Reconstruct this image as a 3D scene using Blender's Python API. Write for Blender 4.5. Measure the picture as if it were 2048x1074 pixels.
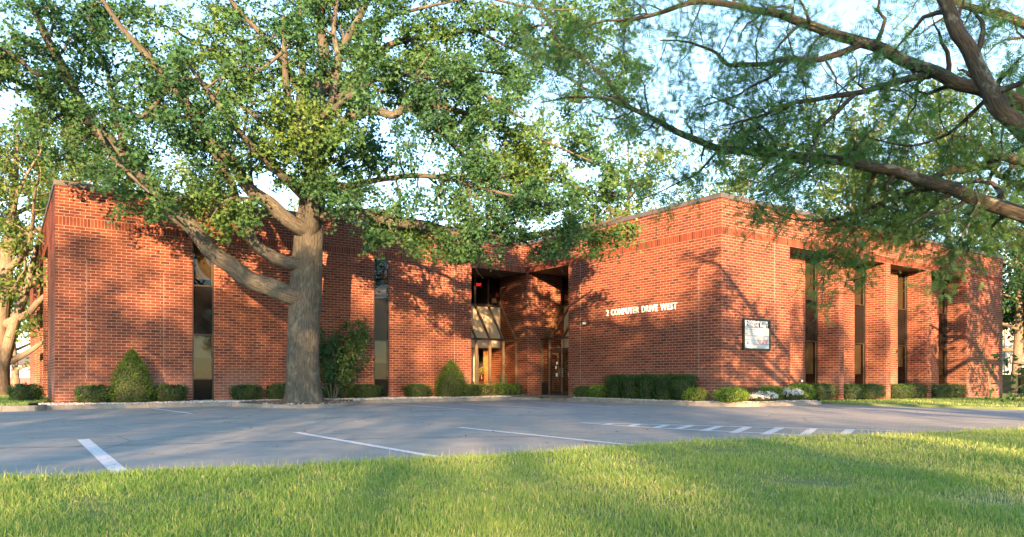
import bpy, math, random
import numpy as np
from mathutils import Vector, Matrix

# ---------------------------------------------------------------- camera, sky, sun, exposure
SC = bpy.context.scene
for o in list(bpy.data.objects): bpy.data.objects.remove(o)
CAMZ = 1.0
cam_d = bpy.data.cameras.new('camera'); cam = bpy.data.objects.new('camera', cam_d)
SC.collection.objects.link(cam)
cam.location = (0, 0, CAMZ); cam.rotation_euler = (math.radians(90), 0, 0)
cam_d.sensor_fit = 'HORIZONTAL'; cam_d.sensor_width = 36.0
cam_d.lens = 25.49; cam_d.shift_y = 0.106
cam_d.clip_start = 0.05; cam_d.clip_end = 3000
SC.camera = cam
SUN_EL = math.radians(11.0)
SUN_AZ = math.radians(178.5)          # from +Y, clockwise: behind the camera, a touch to the right
sd = Vector((math.sin(SUN_AZ)*math.cos(SUN_EL), math.cos(SUN_AZ)*math.cos(SUN_EL), math.sin(SUN_EL)))
world = bpy.data.worlds.new('World'); SC.world = world; world.use_nodes = True
wn = world.node_tree
for n in list(wn.nodes): wn.nodes.remove(n)
sky = wn.nodes.new('ShaderNodeTexSky'); sky.sky_type = 'NISHITA'; sky.sun_disc = False
sky.sun_elevation = SUN_EL; sky.sun_rotation = SUN_AZ
sky.air_density = 1.0; sky.dust_density = 0.25; sky.ozone_density = 1.8
bg = wn.nodes.new('ShaderNodeBackground'); bg.inputs['Strength'].default_value = 0.125
wo = wn.nodes.new('ShaderNodeOutputWorld')
wn.links.new(sky.outputs[0], bg.inputs[0]); wn.links.new(bg.outputs[0], wo.inputs[0])
sun_d = bpy.data.lights.new('sun', 'SUN'); sun_d.energy = 5.0; sun_d.angle = math.radians(0.55)
sun_d.color = (1.0, 0.60, 0.31)
sun = bpy.data.objects.new('sun', sun_d); SC.collection.objects.link(sun)
sun.rotation_euler = (-sd).to_track_quat('-Z', 'Y').to_euler(); sun.location = sd*60
SC.view_settings.view_transform = 'Standard'; SC.view_settings.look = 'None'
SC.view_settings.gamma = 1.0; SC.view_settings.exposure = 2.62
SC.view_settings.use_curve_mapping = False
SC.render.resolution_x = 1024; SC.render.resolution_y = 537
try:
    SC.cycles.max_bounces = 8; SC.cycles.transparent_max_bounces = 12
    SC.cycles.transmission_bounces = 4; SC.cycles.diffuse_bounces = 4; SC.cycles.glossy_bounces = 3
    SC.cycles.caustics_reflective = False; SC.cycles.caustics_refractive = False
    SC.cycles.sample_clamp_indirect = 8.0
except Exception: pass

C = SC.collection
RN = random.Random(7)
# ---------------------------------------------------------------- object helpers
def tag(o, label=None, cat=None, group=None, kind=None):
    if label: o['label'] = label
    if cat: o['category'] = cat
    if group: o['group'] = group
    if kind: o['kind'] = kind
    return o
def empty(name, loc=(0, 0, 0), rz=0.0, label=None, cat=None, group=None):
    o = bpy.data.objects.new(name, None); C.objects.link(o); o.empty_display_size = 0.2
    o.location = loc; o.rotation_euler = (0, 0, rz)
    return tag(o, label, cat, group)
def link(name, me, parent=None):
    o = bpy.data.objects.new(name, me); C.objects.link(o)
    if parent: o.parent = parent
    return o
def mesh_np(name, V, F, mat=None, rnd=None, bk=None, smooth=False):
    """V (n,3); F list of int arrays (m,k) with equal k each; rnd per face; bk per vertex (bark coordinates)"""
    V = np.asarray(V, dtype=np.float32)
    if not isinstance(F, (list, tuple)): F = [F]
    F = [np.asarray(f, dtype=np.int32) for f in F if len(f)]
    loops = np.concatenate([f.ravel() for f in F])
    tot = np.concatenate([np.full(len(f), f.shape[1], dtype=np.int32) for f in F])
    start = np.concatenate([[0], np.cumsum(tot)[:-1]]).astype(np.int32)
    me = bpy.data.meshes.new(name)
    me.vertices.add(len(V)); me.vertices.foreach_set('co', V.ravel())
    me.loops.add(len(loops)); me.loops.foreach_set('vertex_index', loops)
    me.polygons.add(len(tot)); me.polygons.foreach_set('loop_start', start)
    try: me.polygons.foreach_set('loop_total', tot)
    except Exception: pass
    me.polygons.foreach_set('use_smooth', np.full(len(tot), bool(smooth)))
    if rnd is not None:
        a = me.attributes.new('rnd', 'FLOAT', 'FACE'); a.data.foreach_set('value', np.asarray(rnd, dtype=np.float32))
    if bk is not None:
        a = me.attributes.new('bk', 'FLOAT_VECTOR', 'POINT'); a.data.foreach_set('vector', np.asarray(bk, dtype=np.float32).ravel())
    me.update(calc_edges=True); me.validate()
    if mat: me.materials.append(mat)
    return me
class MB:
    """collects quads / boxes / tubes and builds one mesh"""
    def __init__(s): s.v = []; s.q = []; s.t = []; s.rq = []; s.rt = []
    def quad(s, a, b, c, d, r=0.5):
        i = len(s.v); s.v += [a, b, c, d]; s.q.append((i, i+1, i+2, i+3)); s.rq.append(r)
    def tri(s, a, b, c, r=0.5):
        i = len(s.v); s.v += [a, b, c]; s.t.append((i, i+1, i+2)); s.rt.append(r)
    def box(s, x0, x1, y0, y1, z0, z1, r=0.5):
        i = len(s.v)
        s.v += [(x0,y0,z0),(x1,y0,z0),(x1,y1,z0),(x0,y1,z0),(x0,y0,z1),(x1,y0,z1),(x1,y1,z1),(x0,y1,z1)]
        for f in ((0,3,2,1),(4,5,6,7),(0,1,5,4),(1,2,6,5),(2,3,7,6),(3,0,4,7)):
            s.q.append(tuple(i+k for k in f)); s.rq.append(r)
    def obox(s, p0, d, n, t0, t1, h0, h1, z0, z1, r=0.5):
        """box in a wall frame: along d from t0 to t1, along normal n from h0 to h1"""
        def P(t, h, z): return (p0[0]+d[0]*t+n[0]*h, p0[1]+d[1]*t+n[1]*h, z)
        i = len(s.v)
        s.v += [P(t0,h0,z0),P(t1,h0,z0),P(t1,h1,z0),P(t0,h1,z0),P(t0,h0,z1),P(t1,h0,z1),P(t1,h1,z1),P(t0,h1,z1)]
        for f in ((0,3,2,1),(4,5,6,7),(0,1,5,4),(1,2,6,5),(2,3,7,6),(3,0,4,7)):
            s.q.append(tuple(i+k for k in f)); s.rq.append(r)
    def bar(s, a, b, w, h, up=(0,0,1)):
        a = Vector(a); b = Vector(b); t = (b-a).normalized(); u = Vector(up)
        x = t.cross(u)
        if x.length < 1e-4: x = t.cross(Vector((1,0,0)))
        x.normalize(); y = x.cross(t).normalized(); i = len(s.v)
        for p in (a, b):
            for sx, sy in ((-1,-1),(1,-1),(1,1),(-1,1)):
                s.v.append(tuple(p + x*(w/2*sx) + y*(h/2*sy)))
        for f in ((0,1,2,3),(7,6,5,4),(0,4,5,1),(1,5,6,2),(2,6,7,3),(3,7,4,0)):
            s.q.append(tuple(i+k for k in f)); s.rq.append(0.5)
    def cyl(s, a, b, r0, r1=None, n=10):
        r1 = r0 if r1 is None else r1
        a = Vector(a); b = Vector(b); t = (b-a).normalized(); x = t.orthogonal().normalized(); y = t.cross(x); i = len(s.v)
        for p, r in ((a, r0), (b, r1)):
            for k in range(n):
                an = 2*math.pi*k/n; s.v.append(tuple(p + x*(r*math.cos(an)) + y*(r*math.sin(an))))
        for k in range(n):
            j = (k+1) % n; s.q.append((i+k, i+j, i+n+j, i+n+k)); s.rq.append(0.5)
        for k in range(1, n-1):
            s.t.append((i, i+k+1, i+k)); s.t.append((i+n, i+n+k, i+n+k+1)); s.rt += [0.5, 0.5]
    def lathe(s, prof, cx=0, cy=0, n=14):
        i = len(s.v)
        for r, z in prof:
            for k in range(n):
                an = 2*math.pi*k/n; s.v.append((cx+r*math.cos(an), cy+r*math.sin(an), z))
        for j in range(len(prof)-1):
            for k in range(n):
                m = (k+1) % n
                s.q.append((i+j*n+k, i+j*n+m, i+(j+1)*n+m, i+(j+1)*n+k)); s.rq.append(0.5)
    def mesh(s, name, mat, smooth=False):
        F = []; R = []
        if s.q: F.append(np.array(s.q)); R += s.rq
        if s.t: F.append(np.array(s.t)); R += s.rt
        return mesh_np(name, s.v, F, mat, R, smooth=smooth)
    def build(s, name, mat, parent=None, smooth=False):
        return link(name, s.mesh(name, mat, smooth), parent)
def polygon(name, pts, z, mat, parent=None, zf=None):
    me = bpy.data.meshes.new(name)
    me.from_pydata([(p[0], p[1], (zf(p) if zf else z)) for p in pts], [], [list(range(len(pts)))])
    me.materials.append(mat); me.update()
    return link(name, me, parent)

# ---------------------------------------------------------------- materials
def newmat(name):
    m = bpy.data.materials.new(name); m.use_nodes = True
    nt = m.node_tree; b = nt.nodes['Principled BSDF']; return m, nt, b
def L_(nt, a, b): nt.links.new(a, b)
def ramp(nt, fac, stops):
    r = nt.nodes.new('ShaderNodeValToRGB'); e = r.color_ramp.elements
    while len(e) < len(stops): e.new(0.5)
    for i, (p, c) in enumerate(stops): e[i].position = p; e[i].color = (*c, 1)
    L_(nt, fac, r.inputs[0]); return r.outputs[0]
def noise(nt, scale, detail=4, rough=0.55, vec=None):
    n = nt.nodes.new('ShaderNodeTexNoise'); n.inputs['Scale'].default_value = scale
    n.inputs['Detail'].default_value = detail; n.inputs['Roughness'].default_value = rough
    if vec is not None: L_(nt, vec, n.inputs['Vector'])
    return n.outputs[0]
def objco(nt):
    return nt.nodes.new('ShaderNodeTexCoord').outputs['Object']
def geopos(nt):
    return nt.nodes.new('ShaderNodeNewGeometry').outputs['Position']
def attr(nt, name):
    a = nt.nodes.new('ShaderNodeAttribute'); a.attribute_name = name; return a
def mix(nt, a, b, fac, mode='MIX'):
    m = nt.nodes.new('ShaderNodeMix'); m.data_type = 'RGBA'; m.blend_type = mode
    for k, v in ((6, a), (7, b)):
        if isinstance(v, tuple): m.inputs[k].default_value = (*v, 1)
        else: L_(nt, v, m.inputs[k])
    if isinstance(fac, (int, float)): m.inputs[0].default_value = fac
    else: L_(nt, fac, m.inputs[0])
    return m.outputs[2]
def bump(nt, b, h, strength=0.3, dist=0.02):
    n = nt.nodes.new('ShaderNodeBump'); n.inputs['Strength'].default_value = strength; n.inputs['Distance'].default_value = dist
    L_(nt, h, n.inputs['Height']); L_(nt, n.outputs[0], b.inputs['Normal'])
def plain(name, col, rough=0.6, metal=0.0, var=0.12, scale=6.0, spec=0.5):
    m, nt, b = newmat(name)
    c2 = tuple(max(0, c*(1-var*2)) for c in col); c1 = tuple(min(1, c*(1+var)) for c in col)
    L_(nt, ramp(nt, noise(nt, scale, 5, 0.6, objco(nt)), [(0.3, c2), (0.7, c1)]), b.inputs['Base Color'])
    b.inputs['Roughness'].default_value = rough; b.inputs['Metallic'].default_value = metal
    b.inputs['Specular IOR Level'].default_value = spec
    return m
def leafmat(name, stops, trans=0.35, rough=0.5, tint=(1.15, 1.25, 0.5)):
    m, nt, b = newmat(name)
    a = attr(nt, 'rnd')
    col = ramp(nt, a.outputs['Fac'], stops)
    L_(nt, col, b.inputs['Base Color']); b.inputs['Roughness'].default_value = rough
    b.inputs['Specular IOR Level'].default_value = 0.22
    t = nt.nodes.new('ShaderNodeBsdfTranslucent'); tc = mix(nt, col, tint, 1.0, 'MULTIPLY'); L_(nt, tc, t.inputs[0])
    ms = nt.nodes.new('ShaderNodeMixShader'); ms.inputs[0].default_value = trans
    L_(nt, b.outputs[0], ms.inputs[1]); L_(nt, t.outputs[0], ms.inputs[2])
    L_(nt, ms.outputs[0], nt.nodes['Material Output'].inputs[0])
    return m
def barkmat(name, dark, light, lichen=None, sc=1.0):
    m, nt, b = newmat(name)
    a = attr(nt, 'bk')
    mp = nt.nodes.new('ShaderNodeMapping'); mp.inputs['Scale'].default_value = (30*sc, 30*sc, 4.2*sc)
    L_(nt, a.outputs['Vector'], mp.inputs['Vector'])
    n1 = noise(nt, 1.0, 7, 0.72, mp.outputs[0])
    col = ramp(nt, n1, [(0.36, dark), (0.52, tuple((d+l)/2 for d, l in zip(dark, light))), (0.66, light)])
    if lichen:
        n2 = noise(nt, 3.2, 5, 0.6, a.outputs['Vector'])
        f = ramp(nt, n2, [(0.56, (0, 0, 0)), (0.64, (1, 1, 1))])
        col = mix(nt, col, lichen, f)
    L_(nt, col, b.inputs['Base Color']); b.inputs['Roughness'].default_value = 0.9
    b.inputs['Specular IOR Level'].default_value = 0.2
    bump(nt, b, n1, 0.9, 0.03)
    return m

M = {}
# brick: tone by piece, faint grain on each
def brick_mat():
    m, nt, b = newmat('brick')
    a = attr(nt, 'rnd')
    col = ramp(nt, a.outputs['Fac'], [(0.0, (0.070, 0.022, 0.017)), (0.16, (0.105, 0.026, 0.017)), (0.45, (0.142, 0.035, 0.018)),
                                      (0.75, (0.176, 0.044, 0.020)), (0.92, (0.188, 0.056, 0.027)), (1.0, (0.150, 0.053, 0.029))])
    n = noise(nt, 22.0, 6, 0.7, objco(nt))
    col = mix(nt, col, ramp(nt, n, [(0.3, (0.72, 0.7, 0.7)), (0.7, (1.18, 1.16, 1.15))]), 1.0, 'MULTIPLY')
    # pale bloom (efflorescence) in broad uneven clouds low on the walls
    n2 = noise(nt, 0.55, 4, 0.6, objco(nt))
    sep = nt.nodes.new('ShaderNodeSeparateXYZ'); L_(nt, geopos(nt), sep.inputs[0])
    mr = nt.nodes.new('ShaderNodeMapRange'); mr.inputs[1].default_value = 0.1; mr.inputs[2].default_value = 1.5
    mr.inputs[3].default_value = 0.5; mr.inputs[4].default_value = 0.0; L_(nt, sep.outputs[2], mr.inputs[0])
    mu = nt.nodes.new('ShaderNodeMath'); mu.operation = 'MULTIPLY'; L_(nt, mr.outputs[0], mu.inputs[0])
    L_(nt, ramp(nt, n2, [(0.42, (0, 0, 0)), (0.62, (1, 1, 1))]), mu.inputs[1])
    col = mix(nt, col, (0.42, 0.25, 0.21), mu.outputs[0])
    L_(nt, col, b.inputs['Base Color']); b.inputs['Roughness'].default_value = 0.82
    b.inputs['Specular IOR Level'].default_value = 0.25
    bump(nt, b, noise(nt, 60.0, 4, 0.6, objco(nt)), 0.35, 0.004)
    return m
M['brick'] = brick_mat()
M['mortar'] = plain('mortar', (0.385, 0.305, 0.23), 0.95, var=0.12, scale=9, spec=0.1)
M['coping'] = plain('coping_metal', (0.115, 0.105, 0.10), 0.5, 0.3, 0.15, 2.0)
M['soffit'] = plain('soffit_board', (0.115, 0.075, 0.05), 0.75, var=0.2, scale=3)
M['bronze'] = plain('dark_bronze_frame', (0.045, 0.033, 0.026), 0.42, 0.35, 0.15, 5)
M['bronze_lit'] = plain('sunlit_bronze', (0.17, 0.118, 0.072), 0.45, 0.25, 0.15, 5)  # bronze paled to imitate sun falling on the entrance frames
M['roofing'] = plain('roof_membrane', (0.12, 0.12, 0.12), 0.9)
M['cream'] = plain('cream_plaster', (0.84, 0.76, 0.62), 0.9, var=0.08, scale=2)
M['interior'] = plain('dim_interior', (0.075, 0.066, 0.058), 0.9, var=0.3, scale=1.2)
M['carpet'] = plain('carpet', (0.10, 0.085, 0.07), 0.95, var=0.2)
M['blind'] = plain('window_blind', (0.24, 0.22, 0.155), 0.7, var=0.08, scale=3)
M['wood'] = plain('orange_wood', (0.42, 0.21, 0.08), 0.5, var=0.2, scale=4)
M['black'] = plain('black_panel', (0.012, 0.012, 0.012), 0.35, var=0.2)
M['white_paint'] = plain('white_letter', (0.88, 0.88, 0.86), 0.45, var=0.03)
M['paper'] = plain('white_paper', (0.78, 0.78, 0.76), 0.7, var=0.04)
M['steel'] = plain('brushed_steel', (0.45, 0.44, 0.42), 0.35, 0.9, 0.1)
M['sealant'] = plain('joint_sealant', (0.30, 0.24, 0.20), 0.9, var=0.12)
def glass_mat(name, tintc, boost, base):
    m, nt, b = newmat(name)
    lw = nt.nodes.new('ShaderNodeLayerWeight'); lw.inputs[0].default_value = 0.5
    pw = nt.nodes.new('ShaderNodeMath'); pw.operation = 'POWER'; L_(nt, lw.outputs['Facing'], pw.inputs[0]); pw.inputs[1].default_value = 3.5
    ma = nt.nodes.new('ShaderNodeMath'); ma.operation = 'MULTIPLY_ADD'; L_(nt, pw.outputs[0], ma.inputs[0])
    ma.inputs[1].default_value = boost; ma.inputs[2].default_value = base; ma.use_clamp = True
    tr = nt.nodes.new('ShaderNodeBsdfTransparent'); tr.inputs[0].default_value = (*tintc, 1)
    gl = nt.nodes.new('ShaderNodeBsdfGlossy'); gl.inputs[1].default_value = 0.01; gl.inputs[0].default_value = (0.95, 0.95, 0.95, 1)
    bp = nt.nodes.new('ShaderNodeBump'); bp.inputs['Strength'].default_value = 0.03; bp.inputs['Distance'].default_value = 0.01
    L_(nt, noise(nt, 1.6, 2, 0.5, objco(nt)), bp.inputs['Height']); L_(nt, bp.outputs[0], gl.inputs['Normal'])
    ms = nt.nodes.new('ShaderNodeMixShader'); L_(nt, ma.outputs[0], ms.inputs[0])
    L_(nt, tr.outputs[0], ms.inputs[1]); L_(nt, gl.outputs[0], ms.inputs[2])
    L_(nt, ms.outputs[0], nt.nodes['Material Output'].inputs[0]); return m
M['glass'] = glass_mat('bronze_glass', (0.42, 0.38, 0.31), 0.40, 0.03)
M['clear'] = glass_mat('storefront_glass', (0.86, 0.81, 0.72), 0.4, 0.03)
def spandrel_mat():
    m, nt, b = newmat('spandrel_glass'); b.inputs['Base Color'].default_value = (0.010, 0.009, 0.008, 1)
    b.inputs['Roughness'].default_value = 0.04; b.inputs['Specular IOR Level'].default_value = 0.12
    bump(nt, b, noise(nt, 2.2, 2, 0.5, objco(nt)), 0.05, 0.01); return m
M['spandrel'] = spandrel_mat()
def asphalt_mat():
    m, nt, b = newmat('asphalt'); co = objco(nt)
    c = ramp(nt, noise(nt, 0.35, 5, 0.6, co), [(0.3, (0.262, 0.262, 0.236)), (0.7, (0.318, 0.316, 0.284))])
    sp = noise(nt, 95.0, 3, 0.8, co)
    c = mix(nt, c, ramp(nt, sp, [(0.32, (0.55, 0.55, 0.56)), (0.55, (1, 1, 1)), (0.72, (1.6, 1.58, 1.55))]), 1.0, 'MULTIPLY')
    c = mix(nt, c, ramp(nt, noise(nt, 1.7, 5, 0.7, co), [(0.35, (0.84, 0.84, 0.85)), (0.62, (1.08, 1.08, 1.07))]), 1.0, 'MULTIPLY')
    c = mix(nt, c, (0.12, 0.118, 0.115), ramp(nt, noise(nt, 0.9, 6, 0.7, co), [(0.63, (0, 0, 0)), (0.72, (0.5, 0.5, 0.5))]))
    vo = nt.nodes.new('ShaderNodeTexVoronoi'); vo.feature = 'DISTANCE_TO_EDGE'; vo.inputs['Scale'].default_value = 0.33
    nv = nt.nodes.new('ShaderNodeMix'); nv.data_type = 'VECTOR'; nv.inputs[0].default_value = 0.12; L_(nt, co, nv.inputs[4])
    nc = nt.nodes.new('ShaderNodeTexNoise'); nc.inputs['Scale'].default_value = 1.4; nc.inputs['Detail'].default_value = 5; L_(nt, co, nc.inputs['Vector']); L_(nt, nc.outputs[1], nv.inputs[5])
    L_(nt, nv.outputs[1], vo.inputs['Vector'])
    ck = ramp(nt, vo.outputs['Distance'], [(0.0, (0.7, 0.7, 0.7)), (0.006, (0, 0, 0))])
    pt = ramp(nt, noise(nt, 0.22, 2, 0.5, co), [(0.52, (0, 0, 0)), (0.60, (1, 1, 1))])
    c = mix(nt, c, (0.05, 0.05, 0.05), mix(nt, ck, pt, 1.0, 'MULTIPLY'))
    L_(nt, c, b.inputs['Base Color']); b.inputs['Roughness'].default_value = 0.78
    b.inputs['Specular IOR Level'].default_value = 0.4
    bump(nt, b, sp, 0.35, 0.006); return m
M['asphalt'] = asphalt_mat()
def wornpaint():
    m, nt, b = newmat('road_paint'); co = objco(nt)
    n = noise(nt, 14, 6, 0.75, co)
    L_(nt, ramp(nt, n, [(0.34, (0.26, 0.26, 0.25)), (0.46, (0.58, 0.58, 0.57)), (0.7, (0.74, 0.74, 0.72))]), b.inputs['Base Color'])
    b.inputs['Roughness'].default_value = 0.7; return m
M['paint'] = wornpaint()
M['seam'] = plain('tar_seam', (0.045, 0.045, 0.047), 0.7, var=0.2)
def concrete_mat():
    m, nt, b = newmat('concrete'); co = objco(nt)
    c = ramp(nt, noise(nt, 2.2, 6, 0.65, co), [(0.3, (0.17, 0.155, 0.13)), (0.7, (0.30, 0.28, 0.24))])
    c = mix(nt, c, ramp(nt, noise(nt, 50, 4, 0.7, co), [(0.3, (0.75, 0.74, 0.72)), (0.7, (1.15, 1.15, 1.14))]), 1.0, 'MULTIPLY')
    r = noise(nt, 1.1, 3, 0.5, co)
    c = mix(nt, c, (0.20, 0.085, 0.045), ramp(nt, r, [(0.66, (0, 0, 0)), (0.72, (0.55, 0.55, 0.55))]))
    L_(nt, c, b.inputs['Base Color']); b.inputs['Roughness'].default_value = 0.9
    bump(nt, b, noise(nt, 40, 4, 0.6, co), 0.4, 0.01); return m
M['concrete'] = concrete_mat()
M['mulch'] = plain('bark_mulch', (0.075, 0.052, 0.040), 0.95, var=0.4, scale=30)
def soil_mat():
    m, nt, b = newmat('lawn_soil'); co = objco(nt)
    c = ramp(nt, noise(nt, 3.0, 5, 0.7, co), [(0.35, (0.125, 0.190, 0.055)), (0.65, (0.190, 0.235, 0.085))])
    c = mix(nt, c, ramp(nt, noise(nt, 90, 3, 0.7, co), [(0.3, (0.5, 0.5, 0.45)), (0.7, (1.3, 1.3, 1.2))]), 1.0, 'MULTIPLY')
    L_(nt, c, b.inputs['Base Color']); b.inputs['Roughness'].default_value = 0.95
    bump(nt, b, noise(nt, 70, 4, 0.7, co), 0.8, 0.03); return m
M['soil'] = soil_mat()
M['grass'] = leafmat('grass_blade', [(0.0, (0.095, 0.222, 0.058)), (0.35, (0.182, 0.315, 0.076)), (0.62, (0.295, 0.390, 0.115)),
                                     (0.8, (0.38, 0.42, 0.160)), (1.0, (0.60, 0.52, 0.31))], 0.45, 0.4)
M['gravel'] = None
def gravel_mat():
    m, nt, b = newmat('pebble'); a = attr(nt, 'rnd')
    L_(nt, ramp(nt, a.outputs['Fac'], [(0, (0.20, 0.17, 0.14)), (0.4, (0.40, 0.36, 0.31)), (0.8, (0.58, 0.54, 0.48)), (1, (0.72, 0.68, 0.62))]), b.inputs['Base Color'])
    b.inputs['Roughness'].default_value = 0.8; return m
M['gravel'] = gravel_mat()
OAK = [(0.0, (0.034, 0.104, 0.050)), (0.4, (0.054, 0.142, 0.056)), (0.75, (0.092, 0.182, 0.048)), (1.0, (0.138, 0.222, 0.050))]
M['oak_leaf'] = leafmat('oak_leaf', OAK, 0.38)
M['locust_leaf'] = leafmat('locust_leaf', [(0.0, (0.058, 0.155, 0.074)), (0.5, (0.100, 0.215, 0.080)), (1.0, (0.190, 0.275, 0.074))], 0.5)
M['far_leaf'] = leafmat('far_leaf', [(0.0, (0.060, 0.125, 0.040)), (0.5, (0.105, 0.180, 0.046)), (1.0, (0.190, 0.240, 0.062))], 0.45)
M['dark_leaf'] = leafmat('dark_leaf', [(0.0, (0.022, 0.066, 0.028)), (0.5, (0.035, 0.090, 0.033)), (1.0, (0.060, 0.120, 0.036))], 0.3)
M['oak_bark'] = barkmat('oak_bark', (0.034, 0.031, 0.025), (0.142, 0.134, 0.108), (0.118, 0.124, 0.092))
M['locust_bark'] = barkmat('locust_bark', (0.024, 0.021, 0.018), (0.110, 0.096, 0.076), (0.18, 0.19, 0.15), 1.7)
M['far_bark'] = barkmat('far_bark', (0.09, 0.070, 0.050), (0.27, 0.22, 0.165), None)
M['hedge'] = leafmat('hedge_leaf', [(0.0, (0.016, 0.046, 0.014)), (0.5, (0.036, 0.088, 0.022)), (1.0, (0.095, 0.160, 0.030))], 0.3, 0.6)
M['yew'] = leafmat('yew_leaf', [(0.0, (0.026, 0.066, 0.014)), (0.5, (0.060, 0.125, 0.022)), (1.0, (0.140, 0.200, 0.030))], 0.3, 0.5)
M['spirea'] = leafmat('bright_leaf', [(0.0, (0.070, 0.150, 0.022)), (0.5, (0.150, 0.270, 0.030)), (1.0, (0.290, 0.380, 0.050))], 0.4, 0.5)
M['gold'] = leafmat('gold_leaf', [(0.0, (0.120, 0.140, 0.035)), (0.5, (0.32, 0.33, 0.080)), (1.0, (0.56, 0.52, 0.20))], 0.35, 0.5)
M['russet'] = leafmat('russet_leaf', [(0.0, (0.10, 0.045, 0.03)), (0.5, (0.20, 0.10, 0.05)), (1.0, (0.20, 0.19, 0.05))], 0.3, 0.6)
M['petal'] = leafmat('white_petal', [(0.0, (0.68, 0.68, 0.62)), (1.0, (0.84, 0.84, 0.82))], 0.3, 0.6, (1, 1, 1))
M['twig'] = plain('twig', (0.10, 0.07, 0.045), 0.9, var=0.25)
M['leafcore'] = plain('shade_core_dark', (0.034, 0.042, 0.018), 0.95, var=0.3, scale=14)  # dark colour imitating the shade deep inside the shrubs

# ---------------------------------------------------------------- the office building (local frame: x along the left facade, y into the building)
TH = math.radians(35.14); BX, BY = -15.0, 23.8
CT, ST = math.cos(TH), math.sin(TH)
def W(x, y, z=0.0): return (BX + x*CT - y*ST, BY + x*ST + y*CT, z)
CO = 0.1016; Z0 = 0.12
def zk(k): return Z0 + k*CO
K_S0, K_S1, K_T = 58, 61, 71
J = 0.0130
XI = 19.23; YB = -11.49; XF = 42.33; YD = 25.8
bld = empty('office_building', (BX, BY, 0), TH, 'two storey red brick office building with recessed corner entrance', 'building')
bricks = []        # (p0,d,n, t0,t1, z0,z1, proud, tone)
mort = MB()
def tone(): 
    r = RN.random()
    return r*0.22 if RN.random() < 0.10 else 0.28 + 0.66*r
def nrm(d): return (d[1], -d[0])
def panel(p0, d, t0, t1, k0, k1, toff=0.0, soldier=False):
    """brick skin over a rectangle; faces lie on the nominal plane, mortar 3 mm behind"""
    n = nrm(d)
    def P(t, h, z): return (p0[0]+d[0]*t+n[0]*h, p0[1]+d[1]*t+n[1]*h, z)
    m = -0.003
    mort.quad(P(t0, m, zk(k0)), P(t1, m, zk(k0)), P(t1, m, zk(k1)), P(t0, m, zk(k1)))
    if soldier:
        t = t0
        while t < t1 - 0.02:
            e = min(t + CO, t1); 
            if t1 - e < 0.03: e = t1
            a = t + (J/2 if t > t0 else 0); b = e - (J/2 if e < t1 else 0)
            bricks.append((p0, d, n, a, b, zk(k0)+J/2, zk(k1)-J/2, 0.004, tone(), True)); t = e
        return
    for k in range(k0, k1):
        off = CO + (k % 2)*0.1524 - toff
        js = [t0]; m0 = math.ceil((t0 - off)/0.3048); t = off + m0*0.3048
        while t < t1 - 0.02:
            if t > t0 + 0.02: js.append(t)
            t += 0.3048
        js.append(t1)
        for i in range(len(js)-1):
            a = js[i] + (J/2 if i else 0); b = js[i+1] - (J/2 if i < len(js)-2 else 0)
            bricks.append((p0, d, n, a, b, zk(k)+J/2, zk(k+1)-J/2, RN.uniform(-0.0012, 0.0012), tone(), False))
def fullwall(p0, d, t0, t1, toff=0.0, kb=0):
    panel(p0, d, t0, t1, kb, K_S0, toff); panel(p0, d, t0, t1, K_S0, K_S1, toff, True); panel(p0, d, t0, t1, K_S1, K_T, toff)
def fascia(p0, d, t0, t1, toff=0.0):
    panel(p0, d, t0, t1, K_S0, K_S1, toff, True); panel(p0, d, t0, t1, K_S1, K_T, toff)
DX = (1, 0); DB = (0, -1); DR = (0, 1)
# left facade (faces -y), window slots at two places, recess at its right end
WA = [(4.21, 4.94), (11.29, 11.99)]; XE = 16.08
edges = [0.0, 4.21, 4.94, 11.29, 11.99, XE]
for a, b in ((0, 4.21), (4.94, 11.29), (11.99, XE)): panel((0, 0), DX, a, b, 0, K_S0)
panel((0, 0), DX, 0, XI, K_S0, K_S1, 0, True); panel((0, 0), DX, 0, XI, K_S1, K_T)
# entry side facade (faces -x): recess beside the inner corner, then solid
YR = -3.11
panel((XI, 0), DB, -YR, -YB, 0, K_S0); panel((XI, 0), DB, 0, -YB, K_S0, K_S1, 0, True); panel((XI, 0), DB, 0, -YB, K_S1, K_T)
# corner pier: two faces running back from the inner corner
panel((XI, 3.4), DB, 0, 3.4, 0, K_S0); panel((XI, 0), DX, 0, 3.4, 0, K_S0)
# recess cheeks
panel((XE, 0), DR, 0, 3.4, 0, K_S0); panel((XI+3.4, YR), (-1, 0), 0, 3.4, 0, K_S0)
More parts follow.
